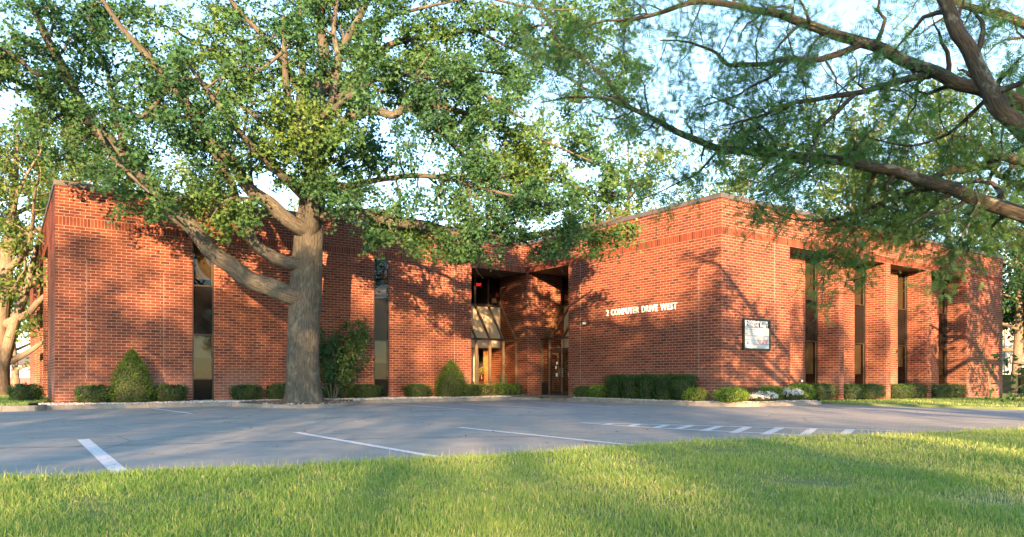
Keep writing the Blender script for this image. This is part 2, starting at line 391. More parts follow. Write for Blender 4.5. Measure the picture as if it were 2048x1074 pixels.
# pier-and-recess facades, C (right) and D (left side)
BAYD = 0.92; PIER = 0.40
def baywall(P, block0, pitch, nb, length, flip, kb, lastw):
    """P(t,h) -> local xy with h measured into the building; windows sit beside the far pier of each bay"""
    d = DB if flip else DX
    def pl(ta, tb, h, k0, k1, toff=0.0):
        if flip: panel(P(tb, h), d, 0, tb-ta, k0, k1, toff)
        else: panel(P(ta, h), d, 0, tb-ta, k0, k1, toff)
    out = []
    def solid(ta, tb): pl(ta, tb, 0, kb, K_S0)
    solid(0, block0); t = block0
    for i in range(nb):
        wv = lastw if i == nb-1 else pitch - PIER
        wa, wb = t + wv - 0.90, t + wv
        pl(t, wa, BAYD, kb, K_S0); out.append((t, wa, wb, t+wv))
        # returns
        if flip:
            panel(P(t, BAYD), (-1, 0), 0, BAYD, kb, K_S0); panel(P(t+wv, 0), (1, 0), 0, BAYD, kb, K_S0)
        else:
            panel(P(t, 0), DR, 0, BAYD, kb, K_S0); panel(P(t+wv, BAYD), DB, 0, BAYD, kb, K_S0)
        t2 = t + wv
        if i < nb-1: solid(t2, t2+PIER); t = t2 + PIER
        else: solid(t2, length)
    return out
PC = lambda t, h: (XI + t, YB + h)
PD = lambda t, h: (h, t)
baysC = baywall(PC, 4.06, 3.73, 4, XF-XI, False, -2, 3.63)
baysD = baywall(PD, 4.5, 3.73, 4, YD, True, 0, 3.63)
fascia((XI, YB), DX, 0, XF-XI); 
panel((0, YD), DB, 0, YD, K_S0, K_S1, 0, True); panel((0, YD), DB, 0, YD, K_S1, K_T)
# far end and back walls: plain skin, seen from nowhere near
mort.quad((XF-0.003, YB, -0.3), (XF-0.003, 20, -0.3), (XF-0.003, 20, zk(K_T)), (XF-0.003, YB, zk(K_T)))
mort.quad((XF, 20, -0.3), (0, YD, -0.3), (0, YD, zk(K_T)), (XF, 20, zk(K_T)))
mort.build('wall', M['mortar'], bld)
# bricks: the 300 nearest are pieces of their own, the rest one part
def bcen(b):
    p0, d, n, a, e = b[:5]; t = (a+e)/2; w = W(p0[0]+d[0]*t, p0[1]+d[1]*t, (b[5]+b[6])/2)
    return w, W(p0[0]+d[0]*t+n[0], p0[1]+d[1]*t+n[1], 0)
sc = []
for i, b in enumerate(bricks):
    w, wn_ = bcen(b); nx, ny = wn_[0]-w[0], wn_[1]-w[1]
    r = math.sqrt(w[0]**2 + w[1]**2 + (w[2]-CAMZ)**2)
    facing = -(w[0]*nx + w[1]*ny)/r
    full = (b[4]-b[3] > 0.28) and not b[9]
    inview = abs(w[0]/max(w[1], 1)) < 0.70
    sc.append((facing/r if (facing > 0.3 and full and inview and w[2] > 0.2) else -1, i))
sc.sort(reverse=True); single = set(i for s_, i in sc[:300])
rest = MB()
def brick_geo(mb, p0, d, n, a, b, z0, z1, pr, tn):
    def P(t, h, z): return (p0[0]+d[0]*t+n[0]*h, p0[1]+d[1]*t+n[1]*h, z)
    i = len(mb.v); bk_ = -0.014
    mb.v += [P(a,pr,z0),P(b,pr,z0),P(b,pr,z1),P(a,pr,z1),P(a,bk_,z0),P(b,bk_,z0),P(b,bk_,z1),P(a,bk_,z1)]
    for f in ((0,1,2,3),(0,4,5,1),(3,2,6,7),(1,5,6,2),(0,3,7,4)):
        mb.q.append(tuple(i+k for k in f)); mb.rq.append(tn)
cache = {}
for i, b in enumerate(bricks):
    p0, d, n, a, e, z0, z1, pr, tn, so = b
    if i in single:
        key = (round(e-a, 3), int(tn*9))
        if key not in cache:
            mb = MB(); brick_geo(mb, (0, 0), (1, 0), (0, -1), -(e-a)/2, (e-a)/2, -(z1-z0)/2, (z1-z0)/2, 0.0, (int(tn*9)+0.5)/9)
            cache[key] = mb.mesh('brick', M['brick'])
        o = link('brick', cache[key], bld); t = (a+e)/2
        o.location = (p0[0]+d[0]*t+n[0]*pr, p0[1]+d[1]*t+n[1]*pr, (z0+z1)/2)
        o.rotation_euler = (0, 0, math.atan2(d[1], d[0]))
    else:
        brick_geo(rest, p0, d, n, a, e, z0, z1, pr, tn)
tag(rest.build('brickwork', M['brick'], bld), kind='stuff')
# coping, roof, soffits
foot = [(0, YD), (0, 0), (XI, 0), (XI, YB), (XF, YB), (XF, 20)]
def offs(poly, o):     # poly runs anticlockwise seen from above when walked L->I->N->F; outside is to the right
    r = []
    m = len(poly)
    for i in range(m):
        p, c, q = Vector(poly[i-1]), Vector(poly[i]), Vector(poly[(i+1) % m])
        a = (c-p).normalized(); b = (q-c).normalized()
        na = Vector((a.y, -a.x)); nb_ = Vector((b.y, -b.x))
        bis = (na+nb_).normalized(); r.append(tuple(c + bis*(o/max(0.2, bis.dot(na)))))
    return r
oo, ii = offs(foot, 0.035), offs(foot, -0.38)
cp = MB(); za, zb = zk(K_T)-0.02, zk(K_T)+0.15
for i in range(len(foot)):
    j = (i+1) % len(foot)
    cp.quad((*oo[i], za), (*oo[j], za), (*oo[j], zb), (*oo[i], zb))
    cp.quad((*oo[i], zb), (*oo[j], zb), (*ii[j], zb), (*ii[i], zb))
    cp.quad((*ii[j], za-0.2), (*ii[i], za-0.2), (*ii[i], zb), (*ii[j], zb))
    cp.quad((*oo[j], za), (*oo[i], za), (*foot[i], za), (*foot[j], za))
cp.build('coping', M['coping'], bld)
polygon('roof', ii, zk(K_T)-0.15, M['roofing'], bld)
zs = zk(K_S0) + 0.012
sf = MB()
sf.quad((XE, 0.0, zs), (XI, 0.0, zs), (XI, 3.4, zs), (XE, 3.4, zs)); sf.build('soffit', M['soffit'], bld)
sf = MB(); sf.quad((XI, 0, zs), (XI, YR, zs), (XI+3.4, YR, zs), (XI+3.4, 0, zs)); sf.build('soffit', M['soffit'], bld)
for t, wa, wb, te in baysC:
    sf = MB(); sf.quad((XI+t, YB, zs), (XI+te, YB, zs), (XI+te, YB+BAYD+0.2, zs), (XI+t, YB+BAYD+0.2, zs)); sf.build('soffit', M['soffit'], bld)
for t, wa, wb, te in baysD:
    sf = MB(); sf.quad((0, t, zs), (BAYD+0.2, t, zs), (BAYD+0.2, te, zs), (0, te, zs)); sf.build('soffit', M['soffit'], bld)
# control joints
def cjoint(p0, d, t, z0, z1):
    mb = MB(); mb.obox(p0, d, nrm(d), t-0.008, t+0.008, -0.01, 0.0035, z0, z1); mb.build('control_joint', M['sealant'], bld)
cjoint((0, 0), DX, 0.9, 0.95, 4.95); cjoint((0, 0), DX, 3.26, 0.95, 4.7); cjoint((0, 0), DX, 15.18, 0.2, 6.0)
cjoint((XI, 0), DB, 3.93, 0.2, 6.0); cjoint((XI, 0), DB, 10.51, 0.9, 5.0); cjoint((XI, YB), DX, 3.09, 0.2, 6.0)

# windows ------------------------------------------------------------------------------------------
def window(p0, d, t0, t1, z0, z1, divs, kinds, blinds, dep=0.06, room=2.2):
    """tall strip window; divs = heights of transoms; kinds per light from the bottom: 's' spandrel or 'g' glass"""
    n = nrm(d)
    w = bpy.data.objects.new('window', None); C.objects.link(w); w.parent = bld; w.empty_display_size = 0.1
    fr = MB(); fw = 0.045
    fr.obox(p0, d, n, t0, t0+fw, -0.14, -dep+0.045, z0, z1); fr.obox(p0, d, n, t1-fw, t1, -0.14, -dep+0.045, z0, z1)
    lv = [z0+0.02] + list(divs) + [z1-0.02]
    for i, z in enumerate(lv):
        hw = 0.022
        fr.obox(p0, d, n, t0+fw, t1-fw, -0.135, -dep+0.035, z-hw, z+hw)
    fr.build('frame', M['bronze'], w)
    for i, k in enumerate(kinds):
        a, b = lv[i]+0.022, lv[i+1]-0.022
        pn = MB(); R_ = lambda t, z: (p0[0]+d[0]*t-n[0]*(dep+0.02), p0[1]+d[1]*t-n[1]*(dep+0.02), z); pn.quad(R_(t0+fw, a), R_(t1-fw, a), R_(t1-fw, b), R_(t0+fw, b))
        pn.build('pane', M['spandrel'] if k == 's' else M['glass'], w)
        if k == 'g':
            # aluminium bead round the opening light
            bd = MB()
            for q in ((t0+fw, t0+fw+0.012, a, b), (t1-fw-0.012, t1-fw, a, b), (t0+fw+0.012, t1-fw-0.012, a, a+0.012), (t0+fw+0.012, t1-fw-0.012, b-0.012, b)):
                bd.obox(p0, d, n, q[0], q[1], -dep-0.02, -dep-0.008, q[2], q[3])
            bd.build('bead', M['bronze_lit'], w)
    for a, b in blinds:
        bl = MB(); z = b
        while z > a:
            zz = z - 0.028
            def P(t, h, zc): return (p0[0]+d[0]*t+n[0]*h, p0[1]+d[1]*t+n[1]*h, zc)
            bl.quad(P(t0+0.06, -0.17, zz), P(t1-0.06, -0.17, zz), P(t1-0.06, -0.188, z+0.004), P(t0+0.06, -0.188, z+0.004)); z = zz
        bl.build('blind', M['blind'], w)
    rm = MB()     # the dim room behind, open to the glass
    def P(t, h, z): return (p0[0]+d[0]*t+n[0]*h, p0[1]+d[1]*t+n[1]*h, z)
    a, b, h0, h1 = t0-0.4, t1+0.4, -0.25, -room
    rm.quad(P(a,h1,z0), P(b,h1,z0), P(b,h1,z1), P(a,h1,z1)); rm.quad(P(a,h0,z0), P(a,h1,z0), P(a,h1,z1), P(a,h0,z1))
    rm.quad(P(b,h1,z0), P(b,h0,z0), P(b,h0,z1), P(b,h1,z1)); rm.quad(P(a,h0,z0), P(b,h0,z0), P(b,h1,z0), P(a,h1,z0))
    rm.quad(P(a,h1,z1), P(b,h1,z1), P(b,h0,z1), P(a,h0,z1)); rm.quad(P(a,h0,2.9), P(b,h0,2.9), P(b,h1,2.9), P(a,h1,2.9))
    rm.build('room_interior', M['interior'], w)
    return w
ZT = zk(K_S0)
for k, (a, b) in enumerate(WA):
    window((0, 0), DX, a, b, Z0, ZT, (0.92, 2.55, 4.32), 'sgsg', ((1.72, 2.52), (4.6, 5.95)) if k == 0 else ((1.62, 2.52), (4.5, 4.75)))
# sill board on the ledge behind each lower light
for k, (t, wa, wb, te) in enumerate(baysC):
    p0 = (XI, YB+BAYD)
    window(p0, DX, wa, wb, -0.05, ZT, (0.62, 2.50, 4.22), 'sgsg', ((1.15, 2.45), (4.3, 5.9)) if k != 2 else ((1.5, 2.45), (4.3, 5.9)), 0.05, 1.6)
for k, (t, wa, wb, te) in enumerate(baysD):
    window((BAYD, te), DB, te-wb, te-wa, Z0, ZT, (0.92, 2.55, 4.32), 'sgsg', ((1.5, 2.5),), 0.05, 1.6)

# entrance: sloped glazing on both sides of the corner pier -----------------------------------------
def storefront(P, w, mull, hb, hs, slopes, label):
    """P(t,h,z): t along the opening from the corner pier, h back from the facade"""
    s = bpy.data.objects.new('storefront', None); C.objects.link(s); s.parent = bld; s.empty_display_size = 0.2; s['label'] = label
    h0, h1, zb, ztp = slopes
    for t in mull:
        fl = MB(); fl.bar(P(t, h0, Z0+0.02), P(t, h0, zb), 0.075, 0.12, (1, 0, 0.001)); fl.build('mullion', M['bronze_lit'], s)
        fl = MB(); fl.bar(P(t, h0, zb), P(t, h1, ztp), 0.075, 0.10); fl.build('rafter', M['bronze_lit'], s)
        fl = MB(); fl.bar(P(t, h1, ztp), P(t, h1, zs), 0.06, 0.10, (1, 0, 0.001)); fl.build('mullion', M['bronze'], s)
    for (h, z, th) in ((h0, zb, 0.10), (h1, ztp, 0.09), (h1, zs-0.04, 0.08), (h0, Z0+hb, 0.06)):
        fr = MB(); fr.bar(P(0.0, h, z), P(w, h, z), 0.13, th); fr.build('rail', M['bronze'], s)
    for a, b in zip(mull[:-1], mull[1:]):
        g = MB(); g.quad(P(a, h0, Z0+hb+0.03), P(b, h0, Z0+hb+0.03), P(b, h0, zb-0.04), P(a, h0, zb-0.04)); 
        if not (hs and hs[0] <= (a+b)/2 <= hs[1]): g.build('pane', M['clear'], s)
        g = MB(); g.quad(P(a, h0, zb), P(b, h0, zb), P(b, h1, ztp), P(a, h1, ztp)); g.build('sloped_pane', M['clear'], s)
        g = MB(); g.quad(P(a, h1, ztp+0.04), P(b, h1, ztp+0.04), P(b, h1, zs-0.08), P(a, h1, zs-0.08)); g.build('upper_pane', M['glass'], s)
    return s
PA = lambda t, h, z: (XI - t, h, z)
sA = storefront(PA, XI-XE, (0.04, 0.80, 1.58, 2.36, 3.12), 0.45, None, (0.85, 2.19, 2.80, 4.58), 'bronze framed lobby glazing with sloped panes left of the corner pier')
PBs = lambda t, h, z: (XI + h, -t, z)
sB = storefront(PBs, -YR, (0.04, 0.66, 1.62, 2.58, 3.08), 0.0, (0.66, 2.6), (0.88, 2.19, 2.84, 4.58), 'bronze framed door wall with sloped panes right of the corner pier')
# lobby behind the glass: floor edge of the upper storey, back walls
lob = MB()
lob.box(XE+0.02, XI-0.02, 2.26, 5.5, 2.46, 4.52)                    # pale bulkhead of the upper floor
lob.build('lobby_bulkhead', M['cream'], bld)
lob = MB(); lob.box(XI+2.26, XI+5.5, YR+0.02, -0.02, 2.46, 4.52); lob.build('lobby_bulkhead', M['cream'], bld)
lob = MB()
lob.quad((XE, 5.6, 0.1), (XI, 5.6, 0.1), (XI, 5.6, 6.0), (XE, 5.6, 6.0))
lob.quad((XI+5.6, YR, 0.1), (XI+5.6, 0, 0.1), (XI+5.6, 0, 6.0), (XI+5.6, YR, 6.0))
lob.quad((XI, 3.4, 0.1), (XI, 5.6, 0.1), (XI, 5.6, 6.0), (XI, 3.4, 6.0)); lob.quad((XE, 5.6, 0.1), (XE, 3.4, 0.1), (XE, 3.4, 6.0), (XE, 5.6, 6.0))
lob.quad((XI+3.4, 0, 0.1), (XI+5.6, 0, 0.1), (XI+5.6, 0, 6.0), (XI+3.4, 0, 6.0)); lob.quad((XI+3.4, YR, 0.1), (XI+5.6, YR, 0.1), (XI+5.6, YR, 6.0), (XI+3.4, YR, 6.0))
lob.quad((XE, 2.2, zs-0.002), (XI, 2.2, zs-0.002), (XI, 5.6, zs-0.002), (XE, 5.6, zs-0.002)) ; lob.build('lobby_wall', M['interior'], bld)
lob = MB(); lob.quad((XE, 0.9, Z0+0.02), (XI, 0.9, Z0+0.02), (XI, 5.6, Z0+0.02), (XE, 5.6, Z0+0.02)); lob.quad((XI+0.95, YR, Z0+0.02), (XI+5.6, YR, Z0+0.02), (XI+5.6, 0, Z0+0.02), (XI+0.95, 0, Z0+0.02))
lob.build('lobby_floor', M['carpet'], bld)
lob = MB(); lob.box(XE+2.42, XE+2.68, 2.7, 2.76, 0.14, 2.41); lob.build('wood_panel', M['wood'], bld)
lob = MB(); lob.box(XE+1.65, XE+2.11, 2.7, 2.76, 0.14, 2.41); lob.build('drape', M['cream'], bld)
# entrance doors: two leaves in the door wall with transom lights over
xd = XI + 0.88
tr = MB(); tr.box(xd-0.05, xd+0.05, -2.58, -0.66, 2.27, 2.36); tr.build('transom_bar', M['bronze'], sB)
for a, b in ((-1.60, -0.72), (-2.54, -1.66)):
    g = MB(); g.quad((xd, a, 2.37), (xd, b, 2.37), (xd, b, 2.78), (xd, a, 2.78)); g.build('transom_pane', M['clear'], sB)
for k, (a, b) in enumerate(((-1.615, -0.70), (-2.545, -1.63))):
    dr = bpy.data.objects.new('door', None); C.objects.link(dr); dr.parent = bld; dr.empty_display_size = 0.1
    f = MB(); st = 0.07
    f.box(xd-0.025, xd+0.025, a, a+st, Z0+0.02, 2.26); f.box(xd-0.025, xd+0.025, b-st, b, Z0+0.02, 2.26)
    f.box(xd-0.023, xd+0.023, a+st, b-st, Z0+0.02, Z0+0.22); f.box(xd-0.023, xd+0.023, a+st, b-st, 2.15, 2.26)
    f.build('door_frame', M['bronze'], dr)
    g = MB(); g.quad((xd, a+st, Z0+0.22), (xd, b-st, Z0+0.22), (xd, b-st, 2.15), (xd, a+st, 2.15)); g.build('door_pane', M['clear'], dr)
    hy = (a+0.10) if k == 0 else (b-0.10)
    hd = MB(); hd.cyl((xd-0.075, hy, 1.0), (xd-0.075, hy, 1.42), 0.014); hd.cyl((xd-0.075, hy, 1.04), (xd-0.02, hy, 1.04), 0.01); hd.cyl((xd-0.075, hy, 1.38), (xd-0.02, hy, 1.38), 0.01)
    hd.build('handle', M['steel'], dr, True)
    no = MB(); no.box(xd-0.012, xd-0.006, a+0.36, a+0.50, 1.02, 1.18); no.build('notice', M['paper'], dr)
    no = MB(); no.box(xd-0.012, xd-0.006, a+0.34, a+0.46, 1.60, 1.72)
    if k == 0: no.box(xd-0.012, xd-0.006, a+0.44, a+0.52, 1.38, 1.52)
    no.build('notice', M['paper'], dr)
kp = MB(); kp.box(xd-0.04, xd+0.04, -0.60, -0.08, Z0+0.02, Z0+0.62); kp.build('kick_panel', M['black'], sB)

# ---------------------------------------------------------------- ground, lot, kerbs, beds
def K(t, o, z=0.0): return W(t, -o, z)            # t along the left facade, o out in front of it
def smooth_path(pts, n=6, closed=False):
    P = [Vector(p) for p in pts]; out = []
    m = len(P)
    for i in range(m-1):
        p0 = P[max(i-1, 0)]; p1 = P[i]; p2 = P[i+1]; p3 = P[min(i+2, m-1)]
        for k in range(n):
            t = k/n
            out.append(0.5*((2*p1) + (p2-p0)*t + (2*p0-5*p1+4*p2-p3)*t*t + (3*p1-p0-3*p2+p3)*t*t*t))
    out.append(P[-1]); return out
def ground_sheet(name, x0, x1, y0, y1, z, mat, label, cat):
    me = bpy.data.meshes.new(name); me.from_pydata([(x0,y0,z),(x1,y0,z),(x1,y1,z),(x0,y1,z)], [], [(0,1,2,3)]); me.materials.append(mat)
    return tag(link(name, me), label, cat, kind='structure')
ground_sheet('ground', -700, 700, -400, 900, -0.16, M['soil'], 'wide grassy ground reaching the horizon', 'ground')
lot_pts = [(-70, -4), (70, -4), (70, 14.6), (40, 17.6), (24, 20.6), (16.0, 22.9), (13.2, 25.6), (11.6, 27.5), (6, 36), (-4, 36), (-16, 27), (-26, 24.6), (-70, 27)]
tag(polygon('parking_lot', lot_pts, 0.0, M['asphalt']), 'grey asphalt parking lot in front of the brick building', 'parking lot', kind='structure')
# kerb line in front of the planting beds
kl = [(-0.45, 2.05), (2.5, 2.05), (4.6, 2.1), (5.15, 2.6), (5.35, 3.8), (5.8, 4.9), (6.7, 5.35), (7.6, 5.15), (8.5, 4.35), (9.1, 3.35), (9.75, 2.65), (11, 2.45), (14, 2.45), (16.6, 2.5), (17.6, 2.75), (18.0, 3.6),
      (18.0, 6.0), (18.0, 9.0), (18.05, 11.0), (18.3, 12.1), (19.0, 12.75), (20.2, 12.95), (21.8, 13.1), (23.0, 13.0)]
kpts = [K(t, o) for t, o in kl]; kpath = smooth_path(kpts, 4)
def kerb(path, name, label, w=0.15, h=0.13, inward=1):
    """kerbstones along a path with a bevelled front edge; each stone a piece with a dry joint"""
    root = empty(name, (0, 0, 0)); tag(root, label, 'kerb', kind='structure')
    acc = 0.0; stones = [[path[0]]]
    for a, b in zip(path[:-1], path[1:]):
        stones[-1].append(b); acc += (b-a).length
        if acc > 2.4: stones.append([b]); acc = 0.0
    for st in stones:
        if len(st) < 2: continue
        mb = MB(); secs = []
        for i, p in enumerate(st):
            t = (st[min(i+1, len(st)-1)] - st[max(i-1, 0)]).normalized()
            q = p.copy()
            if i == 0: q = p + t*0.006
            if i == len(st)-1: q = p - t*0.006
            nx = Vector((-t.y, t.x, 0))*inward
            hh = h + RN.uniform(-0.006, 0.006)
            prof = [(0, -0.05), (0.008, hh-0.03), (0.032, hh), (w, hh-0.004), (w, -0.05)]
            secs.append([tuple(q + nx*a + Vector((0, 0, z))) for a, z in prof])
        for s0, s1 in zip(secs[:-1], secs[1:]):
            for k in range(4): mb.quad(s0[k], s1[k], s1[k+1], s0[k+1])
        for s in (secs[0], secs[-1]): mb.quad(s[0], s[1], s[2], s[3]); mb.tri(s[0], s[3], s[4])
        mb.build('kerbstone', M['concrete'], root)
    return root
kerb(kpath, 'kerb', 'weathered concrete kerb along the planting beds')
# bed fill behind the kerb up to the walls
ins = []
for i, p in enumerate(kpath):
    t = (kpath[min(i+1, len(kpath)-1)] - kpath[max(i-1, 0)]).normalized(); ins.append(p + Vector((-t.y, t.x, 0))*0.15)
bed = MB()
back = lambda t: (t, -0.05)
bpts = [(p.x, p.y) for p in ins] + [W(23.0, 10.4)[:2], W(XI+0.1, 11.3)[:2], W(XI+0.1, 3.2)[:2], W(XI+3, 3.0)[:2]]
bpts = [(p.x, p.y) for p in ins] + [W(23.0, -10.3)[:2], W(XI+0.3, -10.9)[:2], W(XI+0.3, -3.4)[:2], W(XI+1.2, -3.0)[:2], W(XI+1.2, 0.3)[:2], W(XI-0.4, 1.2)[:2], W(16.2, 1.2)[:2], W(16.0, 0.2)[:2], W(-0.45, 0.2)[:2]]
M['bedsoil'] = plain('bed_soil', (0.16, 0.135, 0.11), 0.95, var=0.25, scale=20)
tag(polygon('planting_bed', bpts, 0.128, M['bedsoil']), 'gravel covered planting bed along the brick walls', 'planting bed', kind='structure')
# entry walk
wk = MB()
a0, a1, a2, a3 = K(15.6, 2.40, 0.135), K(17.75, 2.85, 0.135), W(XI-0.02, -3.6, 0.135), W(XI+0.8, -3.1, 0.135)
wk_pts = [K(16.7, 2.36)[:2], K(17.45, 2.62)[:2], K(17.82, 3.5)[:2], K(17.84, 4.6)[:2], W(XI-0.01, -4.2)[:2], W(XI-0.01, -3.12)[:2], W(XI+0.84, -3.08)[:2], W(XI+0.84, -0.02)[:2], W(XI-0.02, -0.02)[:2], W(XI-0.6, -0.1)[:2], W(17.4, -0.9)[:2]]
tag(polygon('entry_walk', wk_pts, 0.142, M['concrete']), 'concrete walk from the kerb to the entrance doors', 'walk', kind='structure')
# pebbles over the beds (uncountable)
def inside(px, py, poly):
    r = np.zeros(len(px), bool); j = len(poly)-1
    for i in range(len(poly)):
        xi, yi = poly[i]; xj, yj = poly[j]
        c = ((yi > py) != (yj > py)) & (px < (xj-xi)*(py-yi)/((yj-yi) if yj != yi else 1e-9) + xi); r ^= c; j = i
    return r
rg = np.random.default_rng(5)
OCT_V = np.array([(1,0,0),(0,1,0),(-1,0,0),(0,-1,0),(0,0,0.8),(0,0,-0.5)], float)
OCT_F = np.array([(0,1,4),(1,2,4),(2,3,4),(3,0,4)])
def scatter_pebbles(name, poly, excl, n, size, z, label, mat, cat='gravel'):
    P = np.array(poly); lo = P.min(0); hi = P.max(0)
    X = rg.uniform(lo[0], hi[0], n*6); Y = rg.uniform(lo[1], hi[1], n*6)
    ok = inside(X, Y, poly)
    for e in excl: ok &= ~inside(X, Y, e)
    X = X[ok][:n]; Y = Y[ok][:n]; m = len(X)
    s = rg.uniform(0.5, 1.3, m)*size; ang = rg.uniform(0, 6.28, m)
    V = OCT_V[None]*s[:, None, None]*rg.uniform(0.6, 1.3, (m, 1, 3))
    c, si = np.cos(ang), np.sin(ang)
    x = V[..., 0]*c[:, None] - V[..., 1]*si[:, None]; y = V[..., 0]*si[:, None] + V[..., 1]*c[:, None]
    V = np.stack([x + X[:, None], y + Y[:, None], V[..., 2] + z], -1).reshape(-1, 3)
    F = (OCT_F[None] + (np.arange(m)*6)[:, None, None]).reshape(-1, 3)
    me = mesh_np(name, V, F, mat, np.repeat(rg.uniform(0, 1, m), 4))
    return tag(link(name, me), label, cat, kind='stuff')
isl = [K(t, o)[:2] for t, o in ((5.2, 2.2), (5.5, 3.8), (5.95, 4.8), (6.7, 5.2), (7.6, 5.0), (8.4, 4.2), (9.0, 3.2), (9.4, 2.3), (8.6, 1.7), (6.2, 1.6))]
scatter_pebbles('gravel', bpts, [wk_pts, isl], 15000, 0.036, 0.134, 'pale tan gravel spread over the planting beds', M['gravel'])
tag(polygon('mulch_ring', isl, 0.140, M['mulch']), 'dark mulch ring around the oak trunk', 'mulch', kind='structure')
def chipmat():
    m, nt, b = newmat('mulch_chip'); a = attr(nt, 'rnd')
    L_(nt, ramp(nt, a.outputs['Fac'], [(0, (0.04, 0.026, 0.02)), (0.7, (0.11, 0.07, 0.05)), (1, (0.30, 0.24, 0.17))]), b.inputs['Base Color']); b.inputs['Roughness'].default_value = 0.95; return m
M['chip'] = chipmat()
scatter_pebbles('mulch_chips', isl, [], 2600, 0.03, 0.145, 'loose dark bark chips under the oak', M['chip'], 'mulch')

# lawns ---------------------------------------------------------------------------------------------
edge = [(-14.0, 3.6), (-9.0, 4.9), (-4.49, 6.36), (-3.38, 6.78), (-2.17, 7.42), (-0.98, 8.2), (0.0, 8.72), (1.72, 9.74), (3.8, 10.75), (6.18, 11.55), (8.99, 12.72), (13.0, 14.2), (22, 16.5)]
def ztop(x, y):
    return 0.10 + 0.03*np.sin(x*0.5+1.0)*np.cos(y*0.42) + 0.012*np.sin(x*1.9)*np.sin(y*2.3)
epath = [(p.x, p.y) for p in smooth_path([(x, y, 0) for x, y in edge], 5)]
def lawn_mesh(name, path, yb, label):
    V = []; F = []; n = 26; m = len(path)
    for i, (x, y) in enumerate(path):
        V.append((x, y+0.10, -0.02))
        for k in range(n):
            yy = y + (yb - y)*(k/(n-1))**1.6; V.append((x, yy, float(ztop(x, yy))-0.012*(k == 0)))
    r = n+1
    for i in range(m-1):
        for k in range(n): a = i*r+k; F.append((a, a+1, a+r+1, a+r))
    me = mesh_np(name, np.array(V), np.array(F), M['soil'], smooth=True)
    return tag(link(name, me), label, 'lawn', kind='structure')
lawn_mesh('lawn', epath, -80.0, 'front lawn sloping to the edge of the parking lot')
def blades(name, X, Y, Zf, h, w, label, dry, parent=None, lean=0.5):
    m = len(X); hh = h*rg.uniform(0.45, 1.25, m); ww = w*rg.uniform(0.7, 1.3, m)
    a = rg.uniform(0, 2*np.pi, m); la = rg.uniform(0, 2*np.pi, m); le = np.abs(rg.normal(0, lean, m))*hh
    dx, dy = np.cos(a), np.sin(a); z = Zf(X, Y)
    lx, ly = np.cos(la)*le, np.sin(la)*le
    B = np.stack([X, Y, z-0.005], -1)
    def pt(f, side):
        return np.stack([X + lx*f*f + dx*ww*side, Y + ly*f*f + dy*ww*side, z - 0.005 + hh*f*(1-0.12*f)], -1)
    V = np.stack([pt(0, -0.5), pt(0, 0.5), pt(0.55, 0.42), pt(0.55, -0.42), pt(1.0, 0.0)], 1).reshape(-1, 3)
    i = np.arange(m)*5
    Q = np.stack([i, i+1, i+2, i+3], -1); T = np.stack([i+3, i+2, i+4], -1)
    rr = np.clip(dry + rg.normal(0, 0.16, m), 0, 1)
    st = rg.uniform(0, 1, m) < 0.07; rr = np.where(st, rg.uniform(0.75, 1.0, m), rr)
    me = mesh_np(name, V, [Q, T], M['grass'], np.concatenate([rr, np.clip(rr+0.06, 0, 1)]))
    return tag(link(name, me, parent), label, 'grass', kind='stuff')
def lowf(x, y, s):
    return (np.sin(x*1.3*s+0.4)*np.cos(y*1.1*s) + np.sin(x*2.7*s+y*1.9*s+1.3)*0.6 + np.sin(x*0.6*s-y*3.1*s)*0.5)/2.1
# near lawn: dense, thinning with distance
NB = 185000
yy = 2.6 + (15.5-2.6)*rg.uniform(0, 1, NB*4)**1.1
xx = rg.uniform(-1.05, 1.25, NB*4)*yy
ex = np.array([p[0] for p in epath]); ey = np.array([p[1] for p in epath])
ok = (yy < np.interp(xx, ex, ey) + 0.05) & (rg.uniform(0, 1, NB*4) < (np.clip(5.5/yy, 0.35, 1)*0.95 + 0.05)*np.where((np.abs(xx/yy) < 0.78) & (yy > 3.5), 1.0, 0.3))
xx = xx[ok][:NB]; yy = yy[ok][:NB]
bare = np.exp(-(((xx-3.5)/0.45)**2 + ((yy-5.3)/0.35)**2))
keep = rg.uniform(0, 1, len(xx)) > bare*0.3; xx = xx[keep]; yy = yy[keep]; bare = bare[keep]
dryf = 0.43 + 0.15*lowf(xx, yy, 1.0) + 0.08*lowf(xx, yy, 4.0) + 0.09*np.clip(xx/3, -1.5, 1.5) + 0.45*bare
blades('grass', xx, yy, ztop, 0.066*(0.85+0.35*lowf(xx, yy, 2.2)+0.2*lowf(xx, yy, 6.0)), 0.0030+0.00045*yy, 'mown lawn grass in the foreground', dryf)
# long seed stalks and ragged tufts at the lawn's edge
n = 1500; X = rg.uniform(-5, 10, n); Y = np.interp(X, ex, ey) - np.abs(rg.normal(0, 0.35, n)) + 0.06
blades('seed_stalks', X, Y, ztop, 0.13, 0.0035, 'thin seed stalks standing up along the lawn edge', 0.62 + 0*X, None, 0.35)
# right-hand lawn beside the building's far wing
rl = [(11.7, 26.3), (12.6, 25.2), (15.6, 22.3), (24, 20.0), (40, 17), (70, 14), (70, 60), (30, 48), (27.2, 39.5), (26.3, 38.9), (12.2, 29.0), (11.2, 28.0)]
def zr(x, y): return 0.07 - 0.14*np.clip((y-27)/11, 0, 1.6)*1.0
me = bpy.data.meshes.new('lawn'); rlv = []
gx = np.linspace(11, 70, 60); gy = np.linspace(14, 62, 49); GX, GY = np.meshgrid(gx, gy)
def lawn_poly(name, poly, z, label):
    me = bpy.data.meshes.new(name); me.from_pydata([(p[0], p[1], float(z(np.array(p[0]), np.array(p[1])))) for p in poly], [], [list(range(len(poly)))])
    me.materials.append(M['soil']); me.update(); return tag(link(name, me), label, 'lawn', kind='structure')
